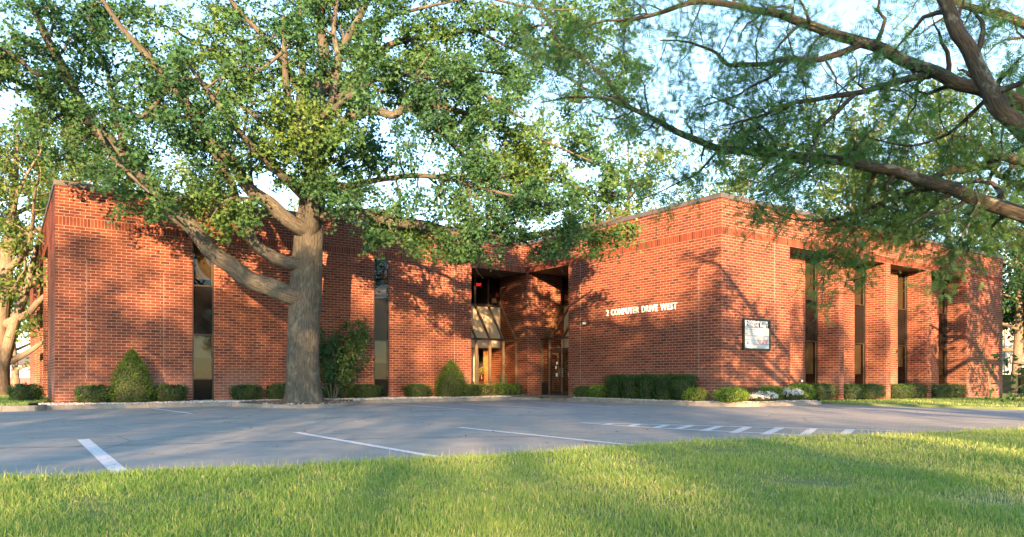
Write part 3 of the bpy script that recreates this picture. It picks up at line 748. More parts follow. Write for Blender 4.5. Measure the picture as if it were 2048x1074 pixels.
# built in strips so that the fall of the ground is followed
def strip_lawn(name, poly, z, y0, y1, dy, label):
    V = []; F = []
    P = [Vector((*p, 0)) for p in poly]
    y = y0
    def cut(y):
        xs = []
        for a, b in zip(poly, poly[1:]+poly[:1]):
            if (a[1] > y) != (b[1] > y): xs.append(a[0] + (b[0]-a[0])*(y-a[1])/(b[1]-a[1]))
        xs.sort(); return xs
    while y < y1 - 1e-6:
        c0, c1 = cut(y+1e-4), cut(min(y+dy, y1)-1e-4)
        if len(c0) >= 2 and len(c1) >= 2:
            i = len(V)
            for xq, yq in ((c0[0], y), (c0[-1], y), (c1[-1], y+dy), (c1[0], y+dy)): V.append((xq, yq, float(z(xq, yq))))
            F.append((i, i+1, i+2, i+3))
        y += dy
    me = mesh_np(name, np.array(V), np.array(F), M['soil']); return tag(link(name, me), label, 'lawn', kind='structure')
strip_lawn('lawn', rl, zr, 14.2, 59.8, 0.5, 'sunlit lawn beside the far right wing of the building')
sk = MB(); fe = [(11.2, 28.0), (11.7, 26.3), (12.6, 25.2), (15.6, 22.3), (24, 20.0), (40, 17), (70, 14)]
for a, b in zip(fe[:-1], fe[1:]):
    za, zb_ = float(zr(*a)), float(zr(*b)); sk.quad((a[0]-0.05, a[1]-0.10, -0.03), (b[0]-0.05, b[1]-0.10, -0.03), (b[0], b[1], zb_), (a[0], a[1], za))
tag(sk.build('lawn_edge', M['soil']), 'sloping turf edge where the right lawn meets the asphalt', 'lawn', kind='structure')
n = 38000; X = rg.uniform(11, 36, n*2); Y = rg.uniform(19, 46, n*2); ok = inside(X, Y, rl) & (X/Y < 0.76); X, Y = X[ok][:n], Y[ok][:n]
blades('grass', X, Y, zr, 0.075, 0.014, 'short bright grass beside the right wing', 0.42 + 0.1*lowf(X, Y, 1.0))
# left corner: kerbed island with mulch and grass
lk = smooth_path([(-40, 18.9, 0), (-24, 19.9, 0), (-17.5, 20.55, 0), (-14.35, 21.05, 0), (-13.95, 21.5, 0), (-14.15, 22.1, 0)], 5)
kerb(lk, 'kerb', 'high concrete kerb around the grassy corner island at the left edge', 0.16, 0.17, 1)
zl = lambda x, y: 0.13 + 0.02*np.clip((y-22)/6, 0, 1)
lip = [(p.x, p.y+0.15) for p in lk[:-6]] + [(-14.3, 21.4), (-15.6, 23.4), (-16.2, 25.6), (-31, 46), (-60, 60), (-60, 19)]
tag(polygon('mulch_strip', [(-40, 19.05), (-24, 20.05), (-17.5, 20.7), (-14.6, 21.2), (-14.3, 21.5), (-16.0, 22.3), (-20, 21.7), (-40, 21.0)], 0.150, M['mulch']), 'dark mulch strip behind the corner kerb', 'mulch', kind='structure')
strip_lawn('lawn', lip, zl, 19.2, 59, 0.5, 'left hand lawn under the sunlit tree')
n = 17000; X = rg.uniform(-34, -14.5, n*4); Y = rg.uniform(21.0, 34, n*4); ok = inside(X, Y, lip) & (X/Y > -0.76) & (Y > 21.6 + 0.04*(X+14)); X, Y = X[ok][:n], Y[ok][:n]
blades('grass', X, Y, lambda x, y: zl(x, y)+0.02, 0.09, 0.014, 'tall bright grass on the left corner island', 0.42 + 0.1*lowf(X, Y, 1.0))

# painted markings ------------------------------------------------------------------------------------
def stripe(pts, w, name, label, z=0.005, mat=None, cat='road marking', parent=None, skew=None):
    P = [Vector((p[0], p[1], z)) for p in pts]; mb = MB(); L = []; R = []
    for i, p in enumerate(P):
        t = (P[min(i+1, len(P)-1)] - P[max(i-1, 0)]).normalized(); nx = Vector((-t.y, t.x, 0)) if skew is None else Vector((skew[0], skew[1], 0))
        L.append(tuple(p+nx*w/2)); R.append(tuple(p-nx*w/2))
    for i in range(len(P)-1): mb.quad(R[i], R[i+1], L[i+1], L[i])
    o = mb.build(name, mat or M['paint'], parent)
    if label: tag(o, label, cat, kind='structure')
    return o
for a, b, w, lab in (((-6.86, 11.6), (-3.9, 7.3), 0.17, 'broad white stall line nearest the viewer at left'),
                     ((-3.89, 13.06), (-0.9, 9.0), 0.13, 'white stall line second from the left along the lawn'),
                     ((-1.05, 14.36), (2.0, 10.3), 0.13, 'white stall line third from the left along the lawn'),
                     ((-11.46, 23.1), (-8.7, 19.7), 0.12, 'short white stall line in front of the left planting bed'),
                     ((-4.35, 26.6), (-1.15, 22.0), 0.12, 'white stall line left of the entrance near the kerb'),
                     ((-1.94, 27.4), (1.14, 23.0), 0.12, 'white stall line in front of the lobby glazing'),
                     ((0.9, 28.4), (3.35, 24.2), 0.12, 'white stall line in front of the entrance doors'),
                     ((8.85, 21.42), (13.27, 24.1), 0.11, 'white line beside the right hand lawn edge'),
                     ((11.03, 20.14), (15.3, 21.97), 0.11, 'white line at the far right of the lot')):
    stripe([a, b], w, 'stall_line', lab)
for k, (a, b) in enumerate((((-3.25, 22.4), (-1.75, 22.4)), ((-0.95, 23.1), (0.45, 23.1)), ((1.27, 24.1), (2.75, 24.3)), ((3.55, 24.5), (4.7, 25.0)))):
    stripe([a, b], 0.10, 'stall_end_dash', ['worn white dash left of the lobby stalls', 'worn white dash ending the stall by the lobby', 'worn white dash ending the stall by the doors', 'worn white dash nearest the tall hedge'][k])
hz = empty('hatched_zone', (0, 0, 0)); tag(hz, 'white hatched no parking zone with diagonal bars', 'road marking', kind='structure')
hA = Vector((1.5, 15.83)); hT = Vector((7.1, 13.5)); hBm = Vector((4.48, 12.83))
stripe([hA, hT], 0.12, 'border_line', None, 0.005, parent=hz)
stripe([hA, (2.55, 14.45), hBm, (5.2, 12.3)], 0.12, 'border_line', None, 0.0055, parent=hz)
for top, bot in [((2.18, 15.68), (1.93, 15.1)), ((2.73, 15.43), (2.35, 14.65)), ((3.27, 15.18), (2.8, 14.22)), ((3.74, 15.03), (3.14, 13.88)), ((4.27, 14.8), (3.54, 13.43)), ((4.76, 14.57), (3.95, 12.95)), ((5.33, 14.36), (4.4, 12.61)), ((5.85, 14.08), (4.93, 12.29)), ((6.41, 13.74), (5.47, 12.08))]:
    stripe([top, bot], 0.17, 'hatch_bar', None, 0.0045, parent=hz)
for k, pts in enumerate(([(-9.0, 9.75), (-5.6, 10.6), (-2.1, 11.8), (0.6, 12.2)], [(-14, 16.3), (-7.4, 17.2), (-1.5, 18.4), (5, 19.8)], [(-16, 18.9), (-8, 20.0), (-2, 20.9)])):
    pp = smooth_path([(x, y, 0) for x, y in pts], 10); pp = [(p.x+RN.uniform(-.02, .02), p.y+RN.uniform(-.02, .02)) for p in pp]
    stripe(pp, 0.03, 'paving_seam', ['dark paving seam crossing the near stall lines', 'dark paving seam along the middle of the lot', 'dark paving seam near the left planting bed'][k], 0.003, M['seam'], 'paving seam')

# ---------------------------------------------------------------- vegetation helpers
def tubes(paths, n_big=10):
    """paths: list of (pts (k,3), radii (k,)); returns V, F, bark coordinates"""
    VV = []; FF = []; BB = []; base = 0
    for pts, rad in paths:
        pts = np.asarray(pts, float); rad = np.asarray(rad, float); k = len(pts)
        r0 = rad.max(); n = 110 if r0 > 0.7 else 44 if r0 > 0.26 else (14 if r0 > 0.1 else (7 if r0 > 0.03 else (4 if r0 > 0.012 else 3)))
        T = np.gradient(pts, axis=0); T /= np.linalg.norm(T, axis=1, keepdims=True)+1e-9
        u = np.cross(T[0], (0, 0, 1.0)); 
        if np.linalg.norm(u) < 0.1: u = np.cross(T[0], (1.0, 0, 0))
        u /= np.linalg.norm(u); U = [u]
        for i in range(1, k):
            u = U[-1] - T[i]*np.dot(U[-1], T[i]); u /= np.linalg.norm(u)+1e-9; U.append(u)
        U = np.array(U); Vv = np.cross(T, U)
        an = np.arange(n)*2*np.pi/n; c, s = np.cos(an), np.sin(an)
        ln = np.concatenate([[0], np.cumsum(np.linalg.norm(np.diff(pts, axis=0), axis=1))])
        rr = rad[:, None]*np.ones((1, n))
        if r0 > 0.1:     # lumpy, furrowed section
            ph = hash((round(pts[0][0], 3), round(pts[0][2], 3))) % 100
            rr = rr*(1 + 0.035*np.sin(3*an[None]+ph+0.3*ln[:, None]) + 0.02*np.sin(5*an[None]-ph+0.7*ln[:, None]) + 0.02*np.sin(2*an[None]+1.1*ln[:, None]+ph))
            if r0 > 0.7: rr = rr*(1 + 0.20*np.exp(-ln[:, None]/0.35)*(np.abs(np.sin(2.5*an[None]+0.6))-0.35))
            if n >= 28:
                nr = 13 if n > 100 else 7; wv_ = 0.9*np.sin(2.3*ln[:, None]+ph) + 0.5*np.sin(5.1*ln[:, None]+2*an[None])
                rr = rr - (0.030 if n > 100 else 0.020)*(1-np.abs(np.sin(nr*an[None]+wv_)))**1.5*(0.6+0.4*np.sin(9*ln[:, None]+5*an[None])) + 0.008*np.sin(31*an[None]+3*ln[:, None])*np.sin(7*ln[:, None])
        P = pts[:, None, :] + rr[..., None]*(U[:, None, :]*c[None, :, None] + Vv[:, None, :]*s[None, :, None])
        VV.append(P.reshape(-1, 3))
        r_ref = max(r0, 0.02)
        BB.append(np.stack([np.broadcast_to(c*r_ref, (k, n)), np.broadcast_to(s*r_ref, (k, n)), np.broadcast_to(ln[:, None] + base*0.0137, (k, n))], -1).reshape(-1, 3))
        i = np.arange(k-1)[:, None]*n + np.arange(n)[None]; j = np.arange(k-1)[:, None]*n + (np.arange(n)[None]+1) % n
        FF.append(np.stack([i, j, j+n, i+n], -1).reshape(-1, 4) + base); base += k*n
    return np.concatenate(VV), np.concatenate(FF), np.concatenate(BB)
def bark_obj(name, paths, mat, parent):
    V, F, B = tubes(paths); return link(name, mesh_np(name, V, F, mat, bk=B, smooth=True), parent)
def crs(pts, rad, n=4):
    pts = np.asarray(pts, float); rad = np.asarray(rad, float); k = len(pts); P = []; R = []
    for i in range(k-1):
        p0, p1, p2, p3 = pts[max(i-1, 0)], pts[i], pts[i+1], pts[min(i+2, k-1)]
        for q in range(n):
            t = q/n; P.append(0.5*(2*p1 + (p2-p0)*t + (2*p0-5*p1+4*p2-p3)*t*t + (3*p1-p0-3*p2+p3)*t**3)); R.append(rad[i]*(1-t)+rad[i+1]*t)
    P.append(pts[-1]); R.append(rad[-1]); return np.array(P), np.array(R)
def unit(v): return v/(np.linalg.norm(v)+1e-9)
def wander(rng, p, d, L, n, curl, up):
    pts = [np.array(p, float)]; d = unit(np.array(d, float)); st = L/n
    for i in range(n):
        d = unit(d + rng.normal(0, curl, 3) + np.array((0, 0, up))); pts.append(pts[-1] + d*st)
    return np.array(pts)
def sprout(rng, pts, rad, out, twigs, t0, step, L, Lt, ntw, up, upt, curl=0.18, rfac=0.5, minr=0.008, spread=0.9, flat=0.8):
    """side branches along a limb, then twigs along each of those"""
    seg = np.linalg.norm(np.diff(pts, axis=0), axis=1); ln = np.concatenate([[0], np.cumsum(seg)]); tot = ln[-1]
    s = t0*tot + rng.uniform(0, step); side = 1
    while s < tot:
        i = min(np.searchsorted(ln, s)-1, len(seg)-1); i = max(i, 0); f = (s-ln[i])/(seg[i]+1e-9)
        p = pts[i]*(1-f)+pts[i+1]*f; r = rad[i]*(1-f)+rad[i+1]*f; T = unit(pts[i+1]-pts[i])
        q = rng.normal(0, 1, 3); q[2] *= flat; q = unit(q - T*np.dot(q, T))
        d = unit(T*rng.uniform(0.2, 0.7) + q*spread)
        l = rng.uniform(*L)*(1.1-0.45*s/tot)
        n = 6; bp = wander(rng, p, d, l, n, curl, up); br = np.linspace(max(min(r*rfac, 0.05), minr), minr*0.55, n+1)
        out.append((bp, br))
        for k in range(ntw):
            j = rng.integers(1, n+1); jj = min(j, n-1); Tb = unit(bp[jj+1]-bp[jj]); q = rng.normal(0, 1, 3); q = unit(q - Tb*np.dot(q, Tb))
            td = unit(Tb*rng.uniform(0.2, 0.9)+q*0.8); lt = rng.uniform(*Lt)
            tp = wander(rng, bp[j], td, lt, 4, curl*1.3, upt); out.append((tp, np.linspace(minr*0.7, minr*0.3, 5))); twigs.append(tp)
        twigs.append(bp[2:]); s += rng.uniform(0.6, 1.4)*step
# leaf shapes in their own plane: x along the blade, y across
RHOMB = (np.array([(0, 0, 0), (0.5, 0.24, 0.03), (1, 0, 0), (0.5, -0.24, 0.03)]), np.array([(0, 1, 2, 3)]))
def _lobed():
    V = [(0, 0.10, 0), (0, -0.10, 0), (1, 0, 0.02)]; F = [(0, 1, 2)]
    for s in (1, -1):
        i = len(V); V += [(0.14, 0.0, 0.01), (0.68, 0.0, 0.01), (0.52, 0.46*s, -0.05)]; F.append((i, i+1, i+2))
    return np.array(V, float), np.array(F)
LOBED = _lobed()
def _pinnate(np_=5):
    V = []; F = []
    for k in range(np_):
        x = 0.10 + 0.90*k/(np_-0.4); l = 0.40*(1-0.4*abs(k/(np_-1)-0.4))
        for sgn in (1, -1):
            i = len(V); V += [(x-0.05, 0, 0), (x+0.07, 0.0, 0), (x+0.08, l*sgn, -0.03)]; F.append((i, i+1, i+2))
    return np.array(V, float), np.array(F)
PINN = _pinnate()
def leaves(name, pos, ax, nor, size, tmpl, mat, rnd, parent=None, extra=None):
    tv, tf = tmpl; m = len(pos); k = len(tv)
    ax = ax/(np.linalg.norm(ax, axis=1, keepdims=True)+1e-9)
    nor = nor - ax*(nor*ax).sum(1, keepdims=True); nor /= np.linalg.norm(nor, axis=1, keepdims=True)+1e-9
    bi = np.cross(nor, ax)
    V = pos[:, None] + size[:, None, None]*(tv[None, :, 0:1]*ax[:, None] + tv[None, :, 1:2]*bi[:, None] + tv[None, :, 2:3]*nor[:, None])
    F = (tf[None] + (np.arange(m)*k)[:, None, None]).reshape(-1, tf.shape[1]); V = V.reshape(-1, 3)
    R = np.repeat(np.clip(rnd, 0, 1), len(tf))
    if extra is not None and tf.shape[1] == 4:
        F = np.concatenate([F, extra[1]+len(V)]); V = np.concatenate([V, extra[0]]); R = np.concatenate([R, np.full(len(extra[1]), 0.1)])
    return link(name, mesh_np(name, V, F, mat, R), parent)
def twig_leaves(rng, twigs, per, size, jit, droop=0.25, upn=0.6, flat=1.0, nr=0.65):
    P = []; A = []
    for tp in twigs:
        n = rng.poisson(per)
        if n == 0: continue
        s = rng.uniform(0, len(tp)-1.001, n); i = s.astype(int); f = (s-i)[:, None]
        P.append(tp[i]*(1-f)+tp[i+1]*f); A.append(tp[i+1]-tp[i])
    P = np.concatenate(P); A = np.concatenate(A); A /= np.linalg.norm(A, axis=1, keepdims=True)+1e-9
    m = len(P); P = P + rng.normal(0, jit, (m, 3))*np.array((1, 1, flat)); A = A*0.5 + rng.normal(0, 0.6, (m, 3)); A[:, 2] -= droop
    N = rng.normal(0, nr, (m, 3)); N[:, 2] += upn
    return P, A, N, size*rng.uniform(0.55, 1.35, m)
def clumptone(P, rng, s=1.0, amp=0.22):
    ph = rng.uniform(0, 6, 6)
    return 0.42 + amp*(np.sin(P[:, 0]*1.7*s+ph[0])*np.sin(P[:, 2]*1.9*s+ph[1]) + 0.6*np.sin(P[:, 1]*2.1*s+P[:, 0]*0.9*s+ph[2])) + rng.normal(0, 0.12, len(P))

# ---------------------------------------------------------------- the great oak
oak = empty('oak_tree', (-7.115, 24.8, 0.11), 0, 'large oak with thick furrowed trunk standing in the mulch island', 'tree')
OL = [([(-7.115, 24.8, -0.043, 0.8), (-7.115, 24.8, 0.213, 0.68), (-7.132, 24.8, 0.59, 0.6), (-7.149, 24.8, 1.154, 0.56), (-7.149, 24.8, 1.924, 0.53), (-7.115, 24.8, 2.95, 0.52), (-7.064, 24.8, 3.805, 0.53), (-7.012, 24.8, 4.66, 0.515), (-6.944, 24.8, 5.686, 0.49), (-6.858, 24.8, 6.542, 0.47), (-6.739, 24.8, 7.568, 0.38), (-6.687, 24.8, 8.594, 0.32), (-6.534, 24.8, 9.62, 0.26), (-6.609, 24.7, 10.778, 0.22), (-6.379, 24.6, 11.926, 0.18), (-6.515, 24.6, 13.113, 0.15), (-6.311, 24.8, 14.922, 0.12), (-6.345, 24.6, 16.676, 0.08), (-6.327, 24.4, 18.063, 0.03)], (0.72, 0.429, (1.2, 2.8), 7)),
([(-7.032, 24.75, 3.663, 0.352), (-7.502, 24.5, 3.805, 0.326), (-8.027, 24.3, 3.966, 0.304), (-8.578, 24.2, 4.204, 0.29), (-9.17, 24.0, 4.542, 0.277), (-9.75, 23.8, 5.087, 0.264), (-10.356, 23.5, 5.797, 0.251), (-10.944, 23.2, 6.424, 0.233), (-11.513, 22.9, 7.033, 0.216), (-11.908, 22.6, 7.531, 0.202), (-12.288, 22.3, 8.136, 0.185), (-12.73, 22.0, 8.723, 0.19), (-13.005, 21.7, 9.366, 0.15), (-13.206, 21.3, 10.093, 0.13), (-13.454, 21.0, 10.834, 0.11), (-13.624, 20.6, 11.57, 0.08), (-13.572, 20.0, 12.366, 0.04)], (0.4, 0.328, (1.0, 2.6), 7)),
([(-12.654, 22.0, 8.647, 0.14), (-13.379, 21.7, 9.022, 0.12), (-14.08, 21.4, 9.398, 0.1), (-14.686, 21.0, 9.777, 0.08), (-15.4, 20.6, 10.149, 0.05)], (0.15, 0.312, (0.9, 2.2), 7)),
([(-7.018, 24.7, 4.816, 0.26), (-7.556, 24.4, 4.87, 0.23), (-8.027, 24.3, 5.005, 0.215), (-8.495, 24.2, 5.373, 0.195), (-8.723, 24.0, 5.866, 0.175), (-9.0, 23.9, 6.588, 0.15), (-9.186, 23.7, 7.276, 0.13), (-9.425, 23.4, 8.004, 0.11), (-9.898, 23.0, 8.677, 0.09), (-10.349, 22.6, 9.635, 0.07), (-10.625, 22.2, 10.554, 0.04)], (0.42, 0.328, (1.0, 2.4), 7)),
([(-6.916, 24.7, 5.838, 0.27), (-7.327, 24.2, 6.157, 0.245), (-7.862, 23.8, 6.564, 0.24), (-8.411, 23.5, 7.061, 0.21), (-8.864, 23.2, 7.704, 0.18), (-9.302, 22.9, 8.328, 0.16), (-9.838, 22.5, 9.131, 0.14), (-10.472, 22.2, 9.941, 0.12), (-11.035, 21.8, 10.682, 0.1), (-11.571, 21.4, 11.39, 0.08), (-12.079, 21.0, 12.21, 0.05)], (0.22, 0.312, (1.0, 2.8), 7)),
([(-6.888, 24.6, 5.818, 0.3), (-6.69, 24.25, 6.419, 0.25), (-6.461, 23.9, 7.165, 0.2), (-6.423, 23.4, 7.923, 0.15), (-6.667, 22.8, 8.61, 0.12), (-6.813, 22.4, 9.249, 0.11), (-6.889, 22.1, 9.825, 0.1), (-6.826, 21.8, 10.833, 0.08), (-6.806, 21.5, 11.735, 0.05)], (0.42, 0.328, (0.8, 2.0), 7)),
([(-6.65, 24.6, 6.497, 0.28), (-5.765, 24.3, 6.463, 0.23), (-4.866, 24.0, 6.33, 0.2), (-3.841, 23.8, 6.154, 0.18), (-2.832, 23.6, 5.866, 0.17), (-1.848, 23.5, 5.684, 0.16), (-0.871, 23.4, 5.519, 0.15), (0.096, 23.3, 5.483, 0.13), (1.061, 23.3, 5.612, 0.11), (2.025, 23.3, 5.756, 0.09), (2.989, 23.3, 5.965, 0.06), (3.632, 23.3, 6.206, 0.03)], (0.14, 0.265, (0.6, 1.8), 7)),
([(-6.568, 24.8, 8.594, 0.22), (-5.836, 24.6, 9.466, 0.17), (-5.116, 24.4, 9.868, 0.15), (-4.49, 24.2, 9.912, 0.14), (-3.956, 24.0, 9.64, 0.13), (-3.445, 23.9, 9.917, 0.12), (-2.517, 23.7, 9.843, 0.1), (-1.523, 23.5, 9.573, 0.08), (-0.546, 23.3, 9.099, 0.06), (0.256, 23.2, 8.424, 0.03)], (0.45, 0.312, (0.9, 2.4), 7)),
([(-3.362, 23.9, 9.884, 0.09), (-2.856, 23.8, 9.437, 0.08), (-2.19, 23.7, 8.829, 0.07), (-1.367, 23.6, 8.064, 0.06), (-0.389, 23.5, 7.548, 0.05), (0.581, 23.4, 7.036, 0.02)], (0.3, 0.281, (0.9, 2.2), 7)),
([(-6.621, 25.0, 9.345, 0.22), (-5.931, 25.0, 10.724, 0.16), (-5.262, 25.1, 11.629, 0.14), (-4.414, 25.2, 12.453, 0.12), (-3.559, 25.3, 12.76, 0.1), (-2.513, 25.3, 12.935, 0.08), (-1.291, 25.3, 13.109, 0.06), (-0.07, 25.4, 13.157, 0.03)], (0.3, 0.328, (1.0, 2.6), 7)),
([(-6.516, 24.8, 10.646, 0.2), (-5.86, 24.7, 11.97, 0.14), (-5.306, 24.5, 12.895, 0.11), (-4.695, 24.4, 14.025, 0.08), (-4.089, 24.3, 15.312, 0.04)], (0.25, 0.328, (1.0, 2.6), 7)),
([(-6.678, 24.7, 7.882, 0.18), (-5.574, 24.2, 7.375, 0.11), (-4.297, 23.6, 7.413, 0.09), (-3.077, 23.0, 7.408, 0.08), (-1.933, 22.6, 7.141, 0.06), (-0.677, 22.3, 6.752, 0.05), (0.551, 22.2, 6.42, 0.03), (1.623, 22.2, 6.114, 0.02)], (0.22, 0.281, (0.9, 2.2), 7)),
([(-6.609, 24.7, 9.415, 0.18), (-7.243, 24.2, 10.914, 0.12), (-7.878, 23.6, 11.807, 0.1), (-8.704, 23.2, 12.744, 0.08), (-9.497, 22.8, 13.642, 0.04)], (0.3, 0.351, (1.0, 2.6), 7)),
([(-6.657, 24.5, 7.488, 0.18), (-6.377, 23.0, 8.201, 0.13), (-5.72, 21.6, 8.657, 0.1), (-4.745, 20.6, 8.871, 0.08), (-3.878, 19.8, 8.975, 0.04)], (0.35, 0.351, (0.8, 2.0), 7)),
([(-6.765, 24.4, 6.789, 0.18), (-7.281, 23.0, 7.408, 0.14), (-8.028, 21.8, 8.126, 0.1), (-8.603, 21.0, 9.023, 0.08), (-9.201, 20.4, 9.92, 0.04)], (0.3, 0.351, (1.0, 2.4), 7)),
([(-6.743, 25.2, 8.716, 0.18), (-6.778, 27.0, 10.571, 0.12), (-6.48, 29.0, 12.48, 0.08), (-6.072, 31.0, 14.127, 0.04)], (0.3, 0.5, (1.0, 2.6), 5)),
([(-6.847, 25.2, 8.195, 0.18), (-8.64, 27.0, 10.012, 0.12), (-10.88, 29.0, 11.88, 0.09), (-13.341, 31.0, 13.699, 0.04)], (0.3, 0.5, (1.0, 2.6), 5)),
([(-6.594, 24.9, 10.17, 0.15), (-5.032, 24.0, 10.666, 0.1), (-3.584, 23.2, 10.664, 0.08), (-2.089, 22.6, 10.258, 0.06), (-0.827, 22.2, 9.635, 0.04), (0.394, 22.0, 8.799, 0.02)], (0.25, 0.312, (1.0, 2.4), 7)),
([(-12.654, 22.0, 8.647, 0.09), (-11.94, 21.4, 7.7, 0.07), (-11.065, 21.0, 6.851, 0.05), (-10.386, 20.8, 6.293, 0.03)], (0.2, 0.5, (0.5, 1.2), 5)),
([(-8.967, 23.9, 6.423, 0.07), (-9.545, 23.3, 6.688, 0.05), (-10.013, 22.9, 6.749, 0.04), (-10.505, 22.6, 6.518, 0.02)], (0.15, 0.312, (0.5, 1.3), 7)),
([(-8.411, 23.5, 6.737, 0.07), (-8.749, 22.9, 6.67, 0.05), (-9.102, 22.6, 6.362, 0.04), (-9.372, 22.5, 5.872, 0.02)], (0.1, 0.312, (0.5, 1.2), 7)),
([(-13.206, 21.3, 10.093, 0.08), (-13.542, 20.8, 9.664, 0.06), (-13.844, 20.4, 9.92, 0.05), (-14.262, 20.0, 10.159, 0.03)], (0.05, 0.3, (0.7, 1.8), 7)),
([(-11.908, 22.6, 7.531, 0.1), (-12.485, 22.8, 9.239, 0.08), (-12.777, 22.9, 10.539, 0.06), (-13.229, 23.0, 11.691, 0.05), (-13.546, 23.0, 12.801, 0.03)], (0.3, 0.3, (0.9, 2.0), 7)),
([(-10.472, 22.2, 9.941, 0.08), (-10.587, 21.5, 9.066, 0.06), (-10.92, 21.0, 8.444, 0.05), (-11.422, 20.6, 8.444, 0.03)], (0.1, 0.3, (0.7, 1.8), 7)),
([(-7.878, 23.6, 11.807, 0.07), (-8.788, 23.0, 11.215, 0.06), (-9.683, 22.5, 11.303, 0.05), (-10.53, 22.0, 11.681, 0.03)], (0.1, 0.3, (0.9, 2.0), 7)),
([(-5.262, 25.1, 11.629, 0.08), (-4.479, 24.6, 10.738, 0.06), (-3.211, 24.0, 10.335, 0.05), (-2.018, 23.6, 9.854, 0.03)], (0.1, 0.3, (0.9, 2.0), 7)),
([(-3.559, 25.3, 12.76, 0.07), (-2.443, 24.6, 11.756, 0.06), (-1.225, 24.0, 11.163, 0.05), (0.259, 23.5, 10.789, 0.03)], (0.1, 0.3, (0.9, 2.0), 7)),
([(-5.306, 24.5, 12.895, 0.07), (-3.873, 24.0, 12.983, 0.06), (-2.506, 23.6, 13.109, 0.05), (-1.024, 23.2, 13.224, 0.03)], (0.1, 0.3, (0.9, 2.0), 7)),
([(-6.617, 24.6, 8.193, 0.09), (-5.893, 23.8, 8.124, 0.06), (-5.184, 23.2, 8.024, 0.05), (-4.387, 22.8, 8.139, 0.03)], (0.1, 0.3, (0.6, 1.5), 7)),
([(-6.65, 24.6, 7.854, 0.08), (-5.924, 23.6, 7.331, 0.05), (-5.298, 23.0, 6.853, 0.04), (-4.738, 22.6, 6.518, 0.02)], (0.1, 0.3, (0.5, 1.2), 7)),
([(-6.697, 24.4, 7.125, 0.08), (-7.004, 23.4, 7.278, 0.05), (-7.296, 22.8, 7.51, 0.04), (-7.477, 22.4, 8.014, 0.02)], (0.1, 0.3, (0.6, 1.4), 7)),
([(-1.291, 25.3, 13.109, 0.06), (0.103, 25.0, 12.276, 0.05), (1.471, 24.8, 11.502, 0.04), (2.816, 24.6, 10.569, 0.03), (3.971, 24.4, 9.649, 0.02)], (0.05, 0.32, (0.9, 2.0), 7)),
([(-0.07, 25.4, 13.157, 0.05), (1.321, 25.2, 13.235, 0.04), (2.69, 25.0, 12.793, 0.03), (4.036, 24.8, 12.015, 0.02)], (0.05, 0.32, (0.9, 2.0), 7)),
([(-1.024, 23.2, 13.224, 0.05), (0.254, 23.0, 12.801, 0.04), (1.51, 22.8, 12.542, 0.03), (2.587, 22.6, 12.596, 0.02)], (0.05, 0.34, (0.9, 2.0), 7)),
([(-0.546, 23.3, 9.099, 0.05), (0.576, 23.2, 8.744, 0.04), (1.696, 23.2, 8.264, 0.03), (2.816, 23.2, 7.784, 0.02)], (0.05, 0.32, (0.8, 1.8), 7)),
([(-0.389, 23.5, 7.548, 0.05), (0.746, 23.5, 7.548, 0.04), (1.88, 23.5, 7.223, 0.03), (3.324, 23.4, 6.874, 0.02)], (0.05, 0.32, (0.7, 1.6), 7)),
([(-6.732, 24.9, 8.281, 0.2), (-7.103, 25.0, 9.345, 0.17), (-7.34, 25.1, 10.59, 0.14), (-7.265, 25.2, 11.845, 0.12), (-7.433, 25.3, 13.284, 0.1), (-7.357, 25.4, 15.084, 0.05)], (0.3, 0.34, (0.9, 2.2), 7)),
([(-6.541, 24.7, 9.415, 0.14), (-6.083, 24.5, 10.361, 0.12), (-5.856, 24.4, 11.5, 0.1), (-5.966, 24.3, 12.63, 0.08), (-5.741, 24.2, 14.085, 0.04)], (0.3, 0.34, (0.8, 2.0), 7)),
([(-6.826, 21.8, 10.833, 0.06), (-7.438, 21.4, 10.062, 0.05), (-8.023, 21.0, 9.458, 0.03)], (0.1, 0.3, (0.7, 1.6), 7)),
([(-2.334, 23.5, 5.732, 0.03), (-2.114, 23.4, 5.099, 0.02), (-1.944, 23.3, 4.519, 0.01)], (0.45, 0.2, (0.15, 0.4), 4)),
([(-1.604, 23.5, 5.668, 0.03), (-1.517, 23.4, 5.099, 0.02), (-1.543, 23.3, 4.632, 0.01)], (0.35, 0.2, (0.15, 0.4), 4)),
([(-4.351, 23.9, 6.242, 0.03), (-4.366, 23.8, 5.744, 0.02), (-4.399, 23.8, 5.465, 0.01)], (0.3, 0.22, (0.15, 0.4), 4)),
([(2.748, 23.3, 5.917, 0.03), (2.828, 23.3, 5.564, 0.02), (2.784, 23.2, 5.144, 0.01)], (0.3, 0.22, (0.15, 0.4), 4))]
rng = np.random.default_rng(11)
ob = Vector(oak.location); off = np.array(ob)
limbs = []; small = []; twigs = []
for L, spec in OL:
    p = np.array([q[:3] for q in L]); r = np.array([q[3] for q in L]); cp_, cr_ = crs(p, r, 9 if not limbs else 5)
    ll_ = np.arange(len(cp_)); cp_ = cp_ + (np.stack([0.05*np.sin(ll_*0.7+p[0, 0]), 0.05*np.cos(ll_*0.5), 0.05*np.sin(ll_*0.6+2)], -1)*np.clip(cr_, 0, 0.2)[:, None]*4 if len(limbs) else 0)
    limbs.append((cp_, cr_))
    if spec: sprout(rng, cp_, cr_, small, twigs, spec[0], spec[1], spec[2], (0.45, 1.0), spec[3], 0.02, -0.07, 0.2)
big = [(a-off, b) for a, b in limbs]
trunk = bark_obj('trunk', big[:1], M['oak_bark'], oak)
